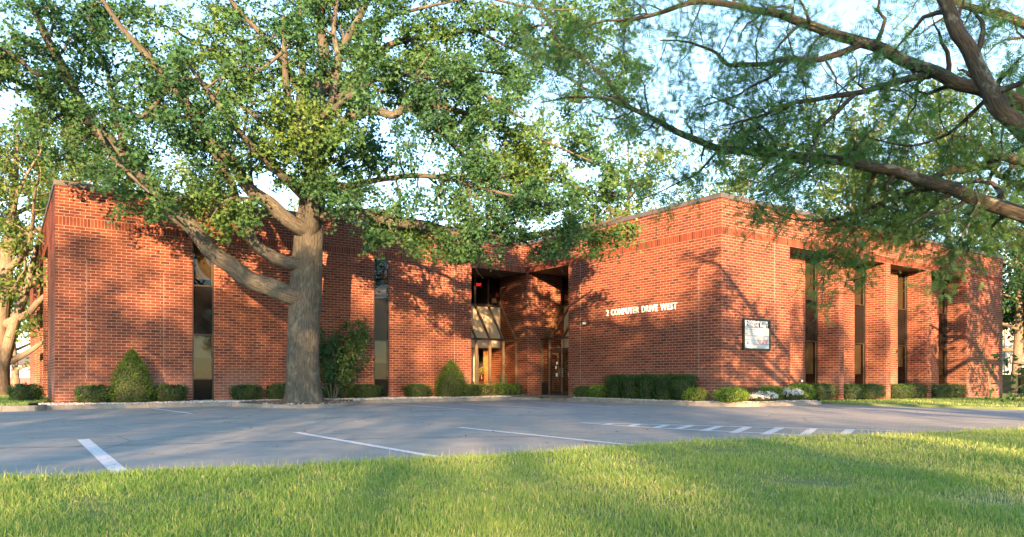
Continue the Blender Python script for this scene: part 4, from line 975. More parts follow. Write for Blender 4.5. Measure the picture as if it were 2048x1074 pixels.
# root flare and burls
def blob(c, r, seed):
    rs = np.random.default_rng(seed); V = []; F = []
    n, m = 10, 7
    for i in range(m):
        th = math.pi*i/(m-1)
        for k in range(n):
            ph = 2*math.pi*k/n; q = 1+0.12*math.sin(3*ph+seed)+0.1*math.sin(2*th*2+seed)
            V.append((c[0]+r[0]*math.sin(th)*math.cos(ph)*q, c[1]+r[1]*math.sin(th)*math.sin(ph)*q, c[2]+r[2]*math.cos(th)))
    for i in range(m-1):
        for k in range(n): F.append((i*n+k, i*n+(k+1) % n, (i+1)*n+(k+1) % n, (i+1)*n+k))
    return np.array(V), np.array(F)
for k, (c, r) in enumerate([((-6.77, 24.42, 5.025), (0.13, 0.09, 0.11))]):
    V, F = blob(c, r, k+3); V = V - off
    link('burl', mesh_np('burl', V, F, M['oak_bark'], bk=V*np.array((1, 1, 1.0)), smooth=True), oak)
for L in big[1:]: bark_obj('limb', [L], M['oak_bark'], oak)
tag(bark_obj('twigs', [(a-off, b) for a, b in small], M['oak_bark'], oak), kind='stuff')
P, A, N, S = twig_leaves(rng, twigs, 35, 0.138, 0.12, 0.3, 0.75, 0.6, 0.5)
ok = (P[:, 2] > 4.7); P, A, N, S = P[ok], A[ok], N[ok], S[ok]
tag(leaves('crown', P-off, A, N, S, LOBED, M['oak_leaf'], clumptone(P, rng, 0.55, 0.30), oak), kind='stuff')
n_oak = len(P)

# ---------------------------------------------------------------- honey locust whose limbs reach in from the right
loc = empty('locust_tree', (13.0, 11.0, 0.1), 0, 'feathery locust whose long mossy limbs reach in from the right edge', 'tree')
off = np.array(loc.location); rng = np.random.default_rng(23)
limbs = []; small = []; twigs = []
for L, spec in [([(13.05, 11.0, 0.0, 0.294), (13.0, 11.0, 0.6, 0.252), (12.95, 11.0, 1.5, 0.231), (12.8, 11.0, 2.4, 0.217), (12.6, 11.0, 3.2, 0.189), (12.5, 11.1, 4.2, 0.154), (12.6, 11.2, 6.0, 0.105), (12.5, 11.1, 8.0, 0.042)], (0.6, 0.6, (1.0, 2.5), 5, 0.02)),
([(12.85, 11.0, 2.5, 0.182), (11.6, 11.0, 2.72, 0.154), (10.5, 11.0, 2.9, 0.14), (9.6, 11.0, 3.05, 0.1295), (8.6, 11.0, 3.25, 0.1225), (7.768, 11.0, 3.458, 0.1155), (7.165, 11.1, 3.71, 0.1085), (6.612, 11.2, 3.966, 0.1015), (6.101, 11.4, 4.216, 0.091), (5.679, 11.5, 4.347, 0.084), (4.97, 11.7, 4.526, 0.0735), (4.399, 11.9, 4.66, 0.0686), (3.939, 12.0, 4.732, 0.0644), (3.471, 12.1, 4.814, 0.0595), (2.995, 12.2, 5.03, 0.056), (2.446, 12.4, 5.396, 0.049), (1.964, 12.6, 5.727, 0.0385), (1.554, 12.8, 5.935, 0.028), (1.04, 13.0, 6.012, 0.0196), (0.51, 13.2, 5.998, 0.0105)], (0.4, 0.22, (0.6, 1.6), 5, 0.03)),
([(2.051, 12.6, 5.684, 0.035), (1.822, 12.7, 5.984, 0.0315), (1.598, 12.8, 6.332, 0.028), (1.21, 12.9, 6.685, 0.0245), (0.816, 13.0, 7.043, 0.0196), (0.641, 13.1, 7.451, 0.014), (0.328, 13.2, 7.864, 0.0084)], (0.1, 0.24, (0.5, 1.4), 5, 0.02)),
([(12.6, 11.0, 3.1, 0.154), (11.3, 10.95, 3.75, 0.14), (10.3, 10.9, 4.2, 0.133), (9.3, 10.85, 4.6, 0.126), (8.4, 10.8, 4.87, 0.119), (7.627, 10.8, 5.089, 0.1155), (7.224, 10.9, 5.277, 0.1085), (6.873, 11.0, 5.43, 0.105), (6.553, 11.1, 5.624, 0.098), (6.047, 11.3, 5.98, 0.091), (5.629, 11.4, 6.236, 0.084), (5.282, 11.5, 6.385, 0.0805), (4.928, 11.6, 6.568, 0.0735), (4.525, 11.8, 6.851, 0.0665), (4.153, 11.9, 7.007, 0.0595), (3.691, 12.0, 7.141, 0.0525), (3.164, 12.2, 7.327, 0.0455), (2.617, 12.4, 7.26, 0.0385), (2.121, 12.5, 7.172, 0.0315), (1.629, 12.7, 7.236, 0.021), (1.121, 12.9, 7.174, 0.0105)], (0.4, 0.22, (0.6, 1.6), 5, 0.0)),
([(5.551, 11.4, 6.252, 0.056), (5.151, 11.3, 6.066, 0.0525), (4.758, 11.2, 5.905, 0.049), (4.295, 11.2, 5.913, 0.042), (3.797, 11.1, 5.792, 0.0385), (3.338, 11.1, 5.777, 0.0315), (3.08, 11.0, 5.923, 0.0245), (2.701, 11.0, 6.075, 0.0175), (2.225, 10.9, 6.067, 0.0084)], (0.15, 0.2, (0.5, 1.4), 5, 0.0)),
([(6.457, 11.2, 5.665, 0.0595), (5.94, 11.1, 5.532, 0.0525), (5.432, 11.0, 5.354, 0.0455), (5.006, 10.9, 5.24, 0.042), (4.439, 10.8, 5.126, 0.035), (3.992, 10.8, 5.015, 0.028), (3.513, 10.7, 4.793, 0.0196), (3.07, 10.7, 4.719, 0.0098)], (0.15, 0.2, (0.5, 1.4), 5, -0.02)),
([(5.157, 10.9, 5.255, 0.035), (4.826, 10.8, 4.94, 0.0315), (4.546, 10.7, 4.645, 0.028), (4.394, 10.6, 4.319, 0.021), (4.171, 10.5, 3.998, 0.0168), (3.881, 10.5, 3.781, 0.0126), (3.414, 10.4, 3.575, 0.007)], (0.15, 0.2, (0.4, 1.2), 5, -0.02)),
([(4.295, 11.2, 5.913, 0.0315), (3.952, 11.0, 5.582, 0.0245), (3.578, 10.9, 5.352, 0.0196), (3.173, 10.8, 5.126, 0.014), (2.726, 10.8, 5.015, 0.0084)], (0.1, 0.2, (0.4, 1.1), 5, 0)),
([(12.6, 10.8, 2.9, 0.168), (11.4, 10.3, 3.3, 0.154), (10.4, 10.0, 3.55, 0.147), (9.305, 9.95, 3.621, 0.14), (8.234, 9.9, 3.745, 0.1295), (7.445, 9.85, 3.989, 0.1225), (6.921, 9.8, 4.325, 0.1155), (6.664, 9.8, 4.555, 0.112), (6.461, 9.8, 4.812, 0.1085), (6.292, 9.8, 5.217, 0.105), (6.09, 9.8, 5.555, 0.098), (5.954, 9.8, 5.826, 0.091), (5.819, 9.8, 6.164, 0.084), (5.708, 9.9, 6.694, 0.063), (5.559, 10.0, 7.303, 0.035)], (0.55, 0.4, (0.6, 1.6), 5, 0)),
([(12.5, 11.2, 4.0, 0.105), (8.474, 12.0, 6.826, 0.07), (8.128, 12.2, 7.092, 0.063), (7.748, 12.4, 7.362, 0.056), (7.351, 12.6, 7.726, 0.042), (6.85, 12.8, 8.186, 0.021)], (0.3, 0.26, (0.6, 1.6), 5, 0)),
([(12.7, 11.3, 2.7, 0.112), (8.828, 12.5, 4.698, 0.0805), (8.328, 12.5, 4.655, 0.0735), (7.897, 12.5, 4.603, 0.07), (7.406, 12.4, 4.498, 0.0595), (7.007, 12.3, 4.3, 0.049), (6.613, 12.2, 4.063, 0.042), (6.277, 12.2, 3.962, 0.035), (5.808, 12.1, 3.745, 0.0315), (5.263, 12.0, 3.599, 0.0245), (4.767, 12.0, 3.599, 0.0154), (4.353, 12.0, 3.723, 0.007)], (0.35, 0.22, (0.5, 1.3), 5, -0.03)),
([(6.403, 12.2, 3.962, 0.0315), (6.487, 12.2, 3.81, 0.028), (6.309, 12.1, 3.645, 0.0245), (5.975, 12.1, 3.562, 0.021), (5.512, 12.0, 3.532, 0.0154), (5.098, 12.0, 3.474, 0.0084)], (0.1, 0.2, (0.4, 1.0), 5, -0.04)),
([(5.891, 12.1, 3.62, 0.021), (5.512, 12.0, 3.268, 0.0154), (5.263, 12.0, 2.895, 0.0105), (5.098, 12.0, 2.564, 0.0056)], (0.1, 0.17, (0.35, 0.9), 5, -0.05)),
([(6.193, 12.2, 3.6, 0.021), (5.989, 12.3, 3.239, 0.0154), (5.734, 12.3, 2.858, 0.0105), (5.65, 12.3, 2.518, 0.0056)], (0.1, 0.18, (0.3, 0.8), 5, -0.05)),
([(8.394, 12.6, 4.684, 0.0315), (8.177, 12.6, 4.076, 0.0245), (7.916, 12.6, 3.598, 0.0175), (7.656, 12.6, 3.164, 0.0126), (7.569, 12.6, 2.816, 0.0056)], (0.2, 0.22, (0.4, 1.0), 5, -0.05)),
([(12.7, 11.6, 2.4, 0.084), (9.181, 13.0, 3.546, 0.042), (8.571, 13.0, 3.681, 0.035), (7.854, 13.0, 3.815, 0.028), (7.226, 13.0, 3.86, 0.021), (6.688, 13.0, 3.726, 0.0105)], (0.25, 0.18, (0.5, 1.2), 6, -0.02)),
([(12.7, 11.6, 3.2, 0.084), (9.534, 13.5, 4.529, 0.049), (8.908, 13.8, 5.416, 0.042), (8.265, 14.0, 5.721, 0.0315), (7.599, 14.2, 5.74, 0.021), (6.713, 14.4, 5.509, 0.0105)], (0.25, 0.2, (0.6, 1.4), 6, -0.02)),
([(7.224, 10.9, 5.277, 0.035), (7.123, 11.4, 5.041, 0.0315), (6.885, 11.8, 4.857, 0.0245), (6.422, 12.0, 4.84, 0.0175), (5.856, 12.2, 5.072, 0.0084)], (0.15, 0.2, (0.5, 1.4), 6, 0)),
([(4.97, 11.7, 4.526, 0.028), (4.568, 11.5, 4.204, 0.021), (4.135, 11.4, 3.94, 0.014), (3.71, 11.3, 3.759, 0.0084)], (0.1, 0.2, (0.4, 1.0), 4, -0.02)),
([(3.471, 12.1, 4.814, 0.0245), (3.164, 12.2, 4.483, 0.0175), (2.788, 12.4, 4.284, 0.0126), (2.293, 12.5, 4.095, 0.007)], (0.1, 0.2, (0.4, 1.0), 4, -0.02)),
([(4.399, 11.9, 4.66, 0.028), (4.188, 12.0, 5.088, 0.021), (3.805, 12.1, 5.456, 0.014), (3.332, 12.2, 5.745, 0.0084)], (0.1, 0.2, (0.4, 1.1), 5, 0.03))]:
    p = np.array([q[:3] for q in L]); r = np.array([q[3] for q in L]); cp_, cr_ = crs(p, r, 5)
    k = np.arange(len(cp_)); cp_ = cp_ + np.stack([0.02*np.sin(k*0.8+p[0, 0]), 0.02*np.cos(k*0.7), 0.022*np.sin(k*0.9+p[0, 2])], -1)*0.45
    limbs.append((cp_, cr_))
    if spec: sprout(rng, cp_, cr_, small, twigs, spec[0], spec[1], spec[2], (0.25, 0.7), spec[3]+1, spec[4], -0.02, 0.30, 0.45, 0.009)
big = [(a-off, b) for a, b in limbs]
bark_obj('trunk', big[:1], M['locust_bark'], loc)
for L in big[1:]: bark_obj('limb', [L], M['locust_bark'], loc)
tag(bark_obj('twigs', [(a-off, b) for a, b in small], M['locust_bark'], loc), kind='stuff')
P, A, N, S = twig_leaves(rng, twigs, 11.5, 0.125, 0.09, 0.12, 1.0)
tag(leaves('crown', P-off, A, N, S, PINN, M['locust_leaf'], clumptone(P, rng, 1.2), loc), kind='stuff')
n_loc = len(P)

# ---------------------------------------------------------------- other trees
def tree(name, label, x, y, h, cr, seed, nlimb, per, lsize, leaf, bark, r0, crown0=0.3, group=None, tmpl=RHOMB, lean=(0, 0), step=0.8, zg=0.0, ntw=4, droop=0.2, upl=0.1, Lb=None, cat='tree', jit=None, rise=0.55):
    rng = np.random.default_rng(seed); t = empty(name, (x, y, zg), 0, label, cat, group)
    tp = np.array([(lean[0]*f + 0.15*math.sin(5*f+seed), lean[1]*f + 0.15*math.cos(4*f+seed), h*0.9*f) for f in np.linspace(0, 1, 9)])
    tr_ = r0*np.array([1.25, 1.0, 0.9, 0.8, 0.66, 0.5, 0.36, 0.2, 0.08]); tp, tr_ = crs(tp, tr_, 3)
    limbs = [(tp, tr_)]; small = []; twigs = []
    for k in range(nlimb):
        f = crown0 + (0.92-crown0)*(k+rng.uniform(0, 0.8))/nlimb; i = int(f*(len(tp)-1)); a = 2.4*k + rng.uniform(-0.4, 0.4)
        span = cr*(1.0 - 0.55*max(0, (f-0.45)/0.55)**1.3)*rng.uniform(0.75, 1.1)
        d = np.array((math.cos(a), math.sin(a), rise*(0.4+f)))
        lp = wander(rng, tp[i], d, span*1.12, 7, 0.16, upl*0.3); lr = np.linspace(tr_[i]*0.55, 0.02, 8); lp, lr = crs(lp, lr, 2)
        limbs.append((lp, lr)); sprout(rng, lp, lr, small, twigs, 0.22, step, Lb or (cr*0.22, cr*0.5), (cr*0.08, cr*0.2), ntw, 0.02, -0.05, 0.2, minr=0.014)
    sprout(rng, tp[len(tp)//2:], tr_[len(tp)//2:], small, twigs, 0.2, step, Lb or (cr*0.2, cr*0.45), (cr*0.08, cr*0.2), ntw, 0.05, -0.03, 0.2, minr=0.014)
    bark_obj('trunk', limbs, bark, t); tag(bark_obj('twigs', small, bark, t), kind='stuff')
    P, A, N, S = twig_leaves(rng, twigs, per, lsize, jit or lsize*0.9, droop)
    tag(leaves('crown', P, A, N, S, tmpl, leaf, clumptone(P, rng, 0.8, 0.25), t), kind='stuff')
    return t

# left background tree, lit by the low sun
tree('locust_tree', 'sunlit pale trunked locust at the left edge beside the building', -22.6, 32.0, 13.5, 6.2, 41, 17, 34.0, 0.21, M['far_leaf'], M['far_bark'], 0.42, 0.26, None, RHOMB, (0.3, 0.4), 0.55, 0.12, 5, 0.2, 0.1)
lt = [o for o in bpy.data.objects if o.name == 'locust_tree.001'][0]
bark_obj('limb', [crs([(0.1, 0, 1.2), (0.45, -0.05, 2.5), (0.85, 0, 3.9), (1.2, 0.2, 5.4), (1.5, 0.4, 7.5)], [0.27, 0.24, 0.19, 0.14, 0.05], 4)], M['far_bark'], lt)
bark_obj('limb', [crs([(0.2, 0.1, 1.5), (0.9, 0.3, 1.9), (1.7, 0.5, 2.6), (2.4, 0.7, 3.8)], [0.16, 0.13, 0.09, 0.04], 4)], M['far_bark'], lt)
tree('locust_tree', 'feathery pale tree rising behind the left roof corner', -24.5, 47.0, 17.0, 7.5, 43, 15, 22, 0.26, M['far_leaf'], M['far_bark'], 0.3, 0.25, 'trees behind the building', RHOMB, (0, 0), 0.7, 0, 5)
tree('shade_tree', 'slim dark stemmed tree between the pale trunk and the building', -32.2, 46.0, 8.5, 3.2, 44, 10, 18, 0.22, M['dark_leaf'], M['locust_bark'], 0.16, 0.45, None, RHOMB, (0, 0), 0.7, 0, 4)
tree('shade_tree', 'broad green tree far behind the left lawn', -44, 64.0, 11.0, 6.5, 45, 12, 18, 0.36, M['far_leaf'], M['far_bark'], 0.3, 0.15, 'trees behind the building', RHOMB, (0, 0), 0.9, 0, 4)
# trees behind the roof line
for k, (x, y, h, cr, lab) in enumerate(((9.5, 60, 23.5, 7.5, 'yellow green treetop over the roof left of the sharp brick corner'), (19.5, 62, 24, 7.5, 'yellow green treetop over the roof right of the sharp brick corner'),
                                        (31, 63, 27, 8.5, 'sunlit treetop over the far right wing'), (-2, 64, 27, 9, 'hazy treetop over the inner corner of the roof'), (-14, 62, 19, 7, 'treetop over the left facade seen through the oak'),
                                        (26, 55, 23, 7.5, 'tall green tree behind the locust limbs over the right wing'), (35, 58, 27, 8.5, 'tallest green tree behind the far end of the right wing'))):
    tree('shade_tree', lab, x, y, h, cr, 60+k, 14, 20, 0.36, M['far_leaf'], M['far_bark'], 0.32, 0.22, 'trees behind the building', RHOMB, (0, 0), 0.9, 0, 4)
# right of the building
tree('shade_tree', 'dark leafy tree hanging in at the right edge beside the end wall', 26.6, 22.5, 13.0, 9.2, 71, 18, 23, 0.23, M['dark_leaf'], M['locust_bark'], 0.42, 0.28, None, RHOMB, (0.3, 0), 0.6, 0.05, 5, 0.35, 0.0, rise=0.32)
tree('shade_tree', 'tall dense tree filling the gap beyond the end wall', 37.0, 46.0, 22.0, 7.5, 72, 15, 22, 0.32, M['dark_leaf'], M['far_bark'], 0.35, 0.16, None, RHOMB, (0, 0), 0.7, -0.1, 5, 0.25)
tree('shade_tree', 'bright lower tree behind the utility boxes', 41.5, 53.0, 12.0, 5.5, 73, 13, 22, 0.32, M['far_leaf'], M['far_bark'], 0.28, 0.2, None, RHOMB, (0, 0), 0.8, -0.1, 5, 0.25)
tree('shade_tree', 'dense dark tree right behind the end wall and the cabinets', 34.5, 49.5, 13.0, 5.5, 75, 15, 22, 0.32, M['dark_leaf'], M['far_bark'], 0.3, 0.2, None, RHOMB, (0, 0), 0.7, -0.1, 5, 0.25, rise=0.3)
# unseen trees inferred from dapples, number and places invented to break the low sun
for k, (x, y, h, cr, d, c0) in enumerate([(-17.5, -13, 12.5, 5.5, 20, 0.3), (-15, -26, 21, 7.5, 15, 0.3), (-9, -13, 13, 6.2, 22, 0.3), (-4.6, -31, 17.5, 7.8, 14, 0.46), (-7, -64, 21, 11, 7, 0.48), (5, -62, 20, 11, 6, 0.5), (5, -46, 19.5, 6, 13, 0.64), (14.5, -14, 13, 6.2, 18, 0.42), (21.5, -13, 12.5, 5.5, 13, 0.34)]):
    tree('shade_tree', 'tall shade tree on the lawn behind the viewer', x, y, h, cr, 90+k, 15, d, 0.25 if y > -40 else 0.5, M['dark_leaf'], M['far_bark'], 0.4, c0, 'trees behind the viewer', RHOMB, (0, 0), 0.95, 0, 4)

# ---------------------------------------------------------------- shrubs
def shrub(name, label, cat, x, y, rz, w, d, h, shape, mat, n, leaf, group=None, z=0.11, legs=0.06, seed=None, flowers=0, lump=0.10, core=0.80, tmpl=RHOMB):
    rs = np.random.default_rng(seed if seed is not None else int(abs(x*131+y*17))); o = empty(name, (x, y, z), rz, label, cat, group)
    def shp(u, v, f):      # u angle, v 0..1 height, f radial factor
        if shape == 'cone': pr = (1-v**1.9)**0.80*(0.84+0.16*np.minimum(1, v*6)); e = 2.2
        elif shape == 'column': pr = np.minimum(1, (1-v)*14)**0.5*(0.80+0.28*v); e = 4.0
        elif shape == 'round': pr = np.sqrt(np.clip(1-((v-0.42)/0.60)**2, 0, 1))**0.9; e = 2.6
        else: pr = np.minimum(1, (1-v)*9)**0.42*(0.86+0.14*np.minimum(1, v*3.0)); e = 5.0
        c, s = np.cos(u), np.sin(u); r = (np.abs(c)**e + np.abs(s)**e)**(-1/e)
        lm = 1 + lump*(np.sin(u*5+v*7+x)*np.cos(v*9+u*2) + 0.6*np.sin(u*11-v*13))
        return np.stack([c*r*w/2*pr*f*lm, s*r*d/2*pr*f*lm, legs + v*(h-legs)*(0.5+0.5*f)], -1)
    u = rs.uniform(0, 2*np.pi, n); v = rs.uniform(0, 1, n)**0.9; f = rs.uniform(0.80, 1.04, n)
    top = rs.uniform(0, 1, n) < (0.30 if shape in ('box', 'column') else 0.12)
    f = np.where(top, np.sqrt(rs.uniform(0, 1, n)), f); v = np.where(top, rs.uniform(0.95, 1.0, n) if shape in ('box', 'column') else v, v)
    P = shp(u, v, f); Nn = P - np.array((0, 0, h*0.45)); Nn /= np.linalg.norm(Nn, axis=1, keepdims=True)+1e-9
    Nn = Nn*0.8 + rs.normal(0, 0.55, (n, 3)); A = rs.normal(0, 0.7, (n, 3)) + np.array((0, 0, 0.5))
    P += rs.normal(0, leaf*0.35, (n, 3)); P[:, 2] = np.maximum(P[:, 2], 0.01)
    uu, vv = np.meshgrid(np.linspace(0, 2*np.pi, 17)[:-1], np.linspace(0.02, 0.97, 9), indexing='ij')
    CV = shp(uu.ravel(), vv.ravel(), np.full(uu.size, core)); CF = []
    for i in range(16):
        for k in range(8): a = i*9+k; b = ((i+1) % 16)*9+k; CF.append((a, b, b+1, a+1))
    tone_ = 0.45 + 0.2*np.sin(P[:, 0]*9+seed_(x))*np.sin(P[:, 2]*8) + rs.normal(0, 0.2, n)
    fo = leaves('foliage', P, A, Nn, leaf*rs.uniform(0.7, 1.3, n), tmpl, mat, tone_, o); tag(fo, kind='stuff')
    link('shade_core', mesh_np('shade_core', CV, np.array(CF), M['leafcore'], smooth=True), o)  # closed dark shell standing in for shade behind the outer leaves
    st = MB()
    for k in range(4): st.cyl((rs.uniform(-.1, .1)*w, rs.uniform(-.1, .1)*d, -0.03), (rs.uniform(-.25, .25)*w, rs.uniform(-.25, .25)*d, h*0.5), 0.018, 0.01, 5)
    st.build('stem', M['twig'], o)
    if flowers:
        m = flowers; uf = rs.uniform(0, 2*np.pi, m); vf = rs.uniform(0.45, 0.98, m); PF = shp(uf, vf, np.full(m, 1.04))
        k = 12; PP = np.repeat(PF, k, 0) + rs.normal(0, 0.022, (m*k, 3)); 
        tag(leaves('blossom', PP, rs.normal(0, 1, (m*k, 3)), rs.normal(0, 0.5, (m*k, 3)) + np.array((0, -0.4, 0.7)), np.full(m*k, 0.05), RHOMB, M['petal'], rs.uniform(0, 1, m*k), o), kind='stuff')
    return o
def seed_(x): return (x*7.3) % 6.28
def onA(t, o): return W(t, -o)[:2]
def onB(t, o): return W(XI-o, -t)[:2]
def onC(t, o): return W(XI+t, YB-o)[:2]
HG = 'clipped hedges along the walls'
def hedge(pos, w, d, h, label, n=2600, z=0.11): return shrub('hedge', label, 'hedge', *pos, TH, w, d, h, 'box', M['hedge'], n, 0.065, HG, z)
hedge(W(-0.75, 2.2)[:2], 0.95, 1.6, 0.62, 'clipped hedge beside the left side wall, past the corner')
hedge(onA(1.05, .65), 0.98, 0.75, 0.60, 'clipped hedge just left of the broad yew cone')
shrub('yew_shrub', 'broad cone shaped yew near the left corner of the building', 'shrub', *onA(2.15, .80), TH, 1.42, 1.15, 1.80, 'cone', M['yew'], 7000, 0.06, None, 0.11, 0.03, 3, 0, 0.10, 0.78)
hedge(onA(3.32, .6), 1.12, 0.75, 0.60, 'clipped hedge between the yew cone and the first strip window')
hedge(onA(5.95, .6), 1.02, 0.75, 0.58, 'clipped hedge right of the first strip window')
hedge(onA(7.2, .6), 1.0, 0.75, 0.60, 'clipped hedge half hidden behind the oak trunk')
hedge(onA(9.45, .55), 1.1, 0.7, 0.57, 'clipped hedge under the tall leafy shrub')
hedge(onA(10.66, .55), 1.18, 0.7, 0.56, 'clipped hedge left of the second strip window')
hedge(onA(13.0, .6), 1.05, 0.75, 0.56, 'clipped hedge right of the second strip window')
shrub('yew_shrub', 'rounded cone yew left of the lobby glazing', 'shrub', *onA(14.5, .85), TH, 1.62, 1.2, 1.60, 'cone', M['yew'], 6500, 0.06, None, 0.11, 0.03, 9, 0, 0.12, 0.78)
hedge(onA(15.25, 1.1), 0.9, 0.7, 0.55, 'dark low bush against the right foot of the cone yew')
GS = 'bright shrubs in the beds'
shrub('golden_shrub', 'variegated yellow shrub below the lobby glazing', 'shrub', *onA(16.40, .5), TH, 0.95, 0.8, 0.58, 'box', M['gold'], 2200, 0.055, GS, lump=0.12)
shrub('bright_shrub', 'lime green shrub below the lobby glazing', 'shrub', *onA(17.55, .3), TH, 1.25, 0.85, 0.62, 'round', M['spirea'], 2600, 0.055, GS, lump=0.14)
shrub('bright_shrub', 'small green bush touching the corner pier', 'shrub', *onA(18.45, .15), TH, 0.7, 0.6, 0.56, 'round', M['yew'], 1500, 0.055, GS, lump=0.12)
shrub('bright_shrub', 'mid green bush right of the entrance doors', 'shrub', *onB(4.85, .6), TH, 0.8, 1.05, 0.50, 'round', M['yew'], 2200, 0.05, GS, lump=0.14)
shrub('bright_shrub', 'lime green bush left of the tall hedge', 'shrub', *onB(5.85, .6), TH, 0.8, 1.0, 0.57, 'round', M['spirea'], 2400, 0.05, GS, lump=0.16)
for k, (t, w) in enumerate(((6.72, 0.86), (7.6, 0.9), (8.48, 0.86), (9.35, 0.9), (10.22, 0.95))):
    shrub('tall_hedge', ['tall hedge column nearest the entrance', 'second tall hedge column from the entrance', 'middle tall hedge column under the wall lettering', 'fourth tall hedge column from the entrance', 'darkest tall hedge column nearest the sharp corner'][k],
          'hedge', *onB(t, .5), TH, 0.7, w*1.02, 0.96, 'column', M['hedge'], 3200, 0.065, 'tall hedge columns under the lettering', 0.11, 0.05, 30+k, 0, 0.06, 0.72)
shrub('golden_shrub', 'thin yellow green bush at the right end of the tall hedge', 'shrub', *onB(10.98, .75), TH, 0.7, 0.8, 0.50, 'round', M['spirea'], 1300, 0.05, GS, lump=0.2, core=0.5)
shrub('bright_shrub', 'wide bright green bush at the sharp brick corner', 'shrub', *onC(-0.32, .72), TH, 1.4, 0.85, 0.54, 'round', M['spirea'], 3000, 0.052, GS, lump=0.14)
shrub('russet_shrub', 'russet and green bush under the directory sign', 'shrub', *onC(0.90, .42), TH, 1.2, 0.8, 0.52, 'round', M['russet'], 2000, 0.05, GS, lump=0.16)
shrub('flowering_shrub', 'wide white flowering bush under the directory sign', 'shrub', *onC(0.98, 1.05), TH, 1.05, 0.6, 0.34, 'round', M['hedge'], 900, 0.05, 'white flowering bushes', flowers=150)
shrub('bright_shrub', 'light green bush between the two white flowering bushes', 'shrub', *onC(2.05, .55), TH, 1.55, 0.8, 0.56, 'round', M['spirea'], 3000, 0.052, GS, lump=0.16)
shrub('flowering_shrub', 'upright white flowering bush right of its wider twin', 'shrub', *onC(2.72, 1.0), TH, 0.72, 0.55, 0.46, 'round', M['hedge'], 800, 0.05, 'white flowering bushes', flowers=110)
shrub('bright_shrub', 'tall light green bush by the first recessed bay', 'shrub', *onC(3.75, .60), TH, 1.35, 0.85, 0.62, 'round', M['spirea'], 3000, 0.052, GS, lump=0.14)
names = ['first', 'second', 'third', 'fourth']
for k, (t, wa, wb, te) in enumerate(baysC):
    wv = te - t; zg = 0.06 - 0.035*k
    hedge(onC(t+wv*0.27, -0.25), wv*0.47, 0.8, 0.66, 'left clipped hedge of the %s recessed bay' % names[k], 2400, zg)
    hedge(onC(t+wv*0.75, -0.25), wv*0.47, 0.8, 0.66, 'right clipped hedge of the %s recessed bay' % names[k], 2400, zg)
# tall leafy shrub right of the trunk
ls = empty('tall_shrub', (*onA(9.15, .9), 0.11), 0, 'tall leafy shrub with arching stems right of the oak trunk', 'shrub')
rng = np.random.default_rng(77); st = []; tw = []
for k in range(14):
    a = rng.uniform(0, 6.28); bp = wander(rng, (0.12*math.cos(a), 0.1*math.sin(a), 0), (0.20*math.cos(a), 0.16*math.sin(a), 1.0), rng.uniform(2.0, 3.2), 9, 0.09, 0.0)
    br = np.linspace(0.022, 0.006, 10); st.append((bp, br)); sprout(rng, bp, br, st, tw, 0.25, 0.22, (0.25, 0.6), (0.15, 0.4), 3, -0.02, -0.06, 0.2, minr=0.005)
bark_obj('stem', st, M['far_bark'], ls)
P, A, N, S = twig_leaves(rng, tw, 10, 0.15, 0.08, 0.45, 0.8); ok = P[:, 2] > 0.45
tag_ = leaves('foliage', P[ok], A[ok], N[ok], S[ok], RHOMB, M['dark_leaf'], clumptone(P[ok], rng, 2.0)+0.2, ls); tag(tag_, kind='stuff')

# ---------------------------------------------------------------- lettering and signs
def text_mesh(s, size, extrude, offset=0.0, sx=1.0):
    cu = bpy.data.curves.new('glyph', 'FONT'); cu.body = s; cu.size = size; cu.extrude = extrude; cu.offset = offset; cu.resolution_u = 3
    o = bpy.data.objects.new('glyph', cu); C.objects.link(o); dg = bpy.context.evaluated_depsgraph_get()
    me = bpy.data.meshes.new_from_object(o.evaluated_get(dg)); bpy.data.objects.remove(o); bpy.data.curves.remove(cu)
    n = len(me.vertices); v = np.zeros(n*3, dtype=np.float32); me.vertices.foreach_get('co', v); v = v.reshape(-1, 3); v[:, 0] *= sx
    me.vertices.foreach_set('co', v.ravel()); me.update(); return me, v
RX = math.radians(90)
def letter_row(parent, s, width, height, x0, z0, y, mat, depth, name='letter', offset=0.03, space=0.10, gap=0.42):
    """letters side by side, stretched to fill width x height; local plane x right, z up, facing -y"""
    items = []; tot = 0
    for ch in s:
        if ch == ' ': items.append((None, None, gap)); tot += gap; continue
        me, v = text_mesh(ch, 1.0, 0.02, offset); wd = v[:, 0].max()-v[:, 0].min(); items.append((me, v, wd)); tot += wd + space
    tot -= space; k = width/tot; x = x0
    for me, v, wd in items:
        if me is None: x += wd*k; continue
        q = v.copy(); q[:, 0] = (q[:, 0]-v[:, 0].min())*k; hh = v[:, 1].max()-v[:, 1].min(); q[:, 1] = (q[:, 1]-v[:, 1].min())/hh*height
        q[:, 2] = (q[:, 2]-v[:, 2].min())/(v[:, 2].max()-v[:, 2].min()+1e-9)*depth
        me.vertices.foreach_set('co', np.stack([q[:, 0], -q[:, 2], q[:, 1]], -1).astype(np.float32).ravel()); me.materials.clear(); me.materials.append(mat); me.update()
        o = link(name, me, parent); o.location = (x, y, z0); x += (wd+space)*k
sg = empty('wall_lettering', W(XI-0.012, -5.62, 3.54), TH-math.radians(90), 'white raised letters reading 2 COMPUTER DRIVE WEST on the brick wall', 'sign')
letter_row(sg, '2 COMPUTER DRIVE WEST', 3.87, 0.26, 0.0, 0.0, 0.0, M['white_paint'], 0.03, offset=0.02, space=0.12)
ds = empty('directory_sign', W(XI+1.16, YB-0.01, 1.98), TH, 'black framed directory board with white panels near the sharp corner', 'sign')
sw, sh = 1.59, 1.14
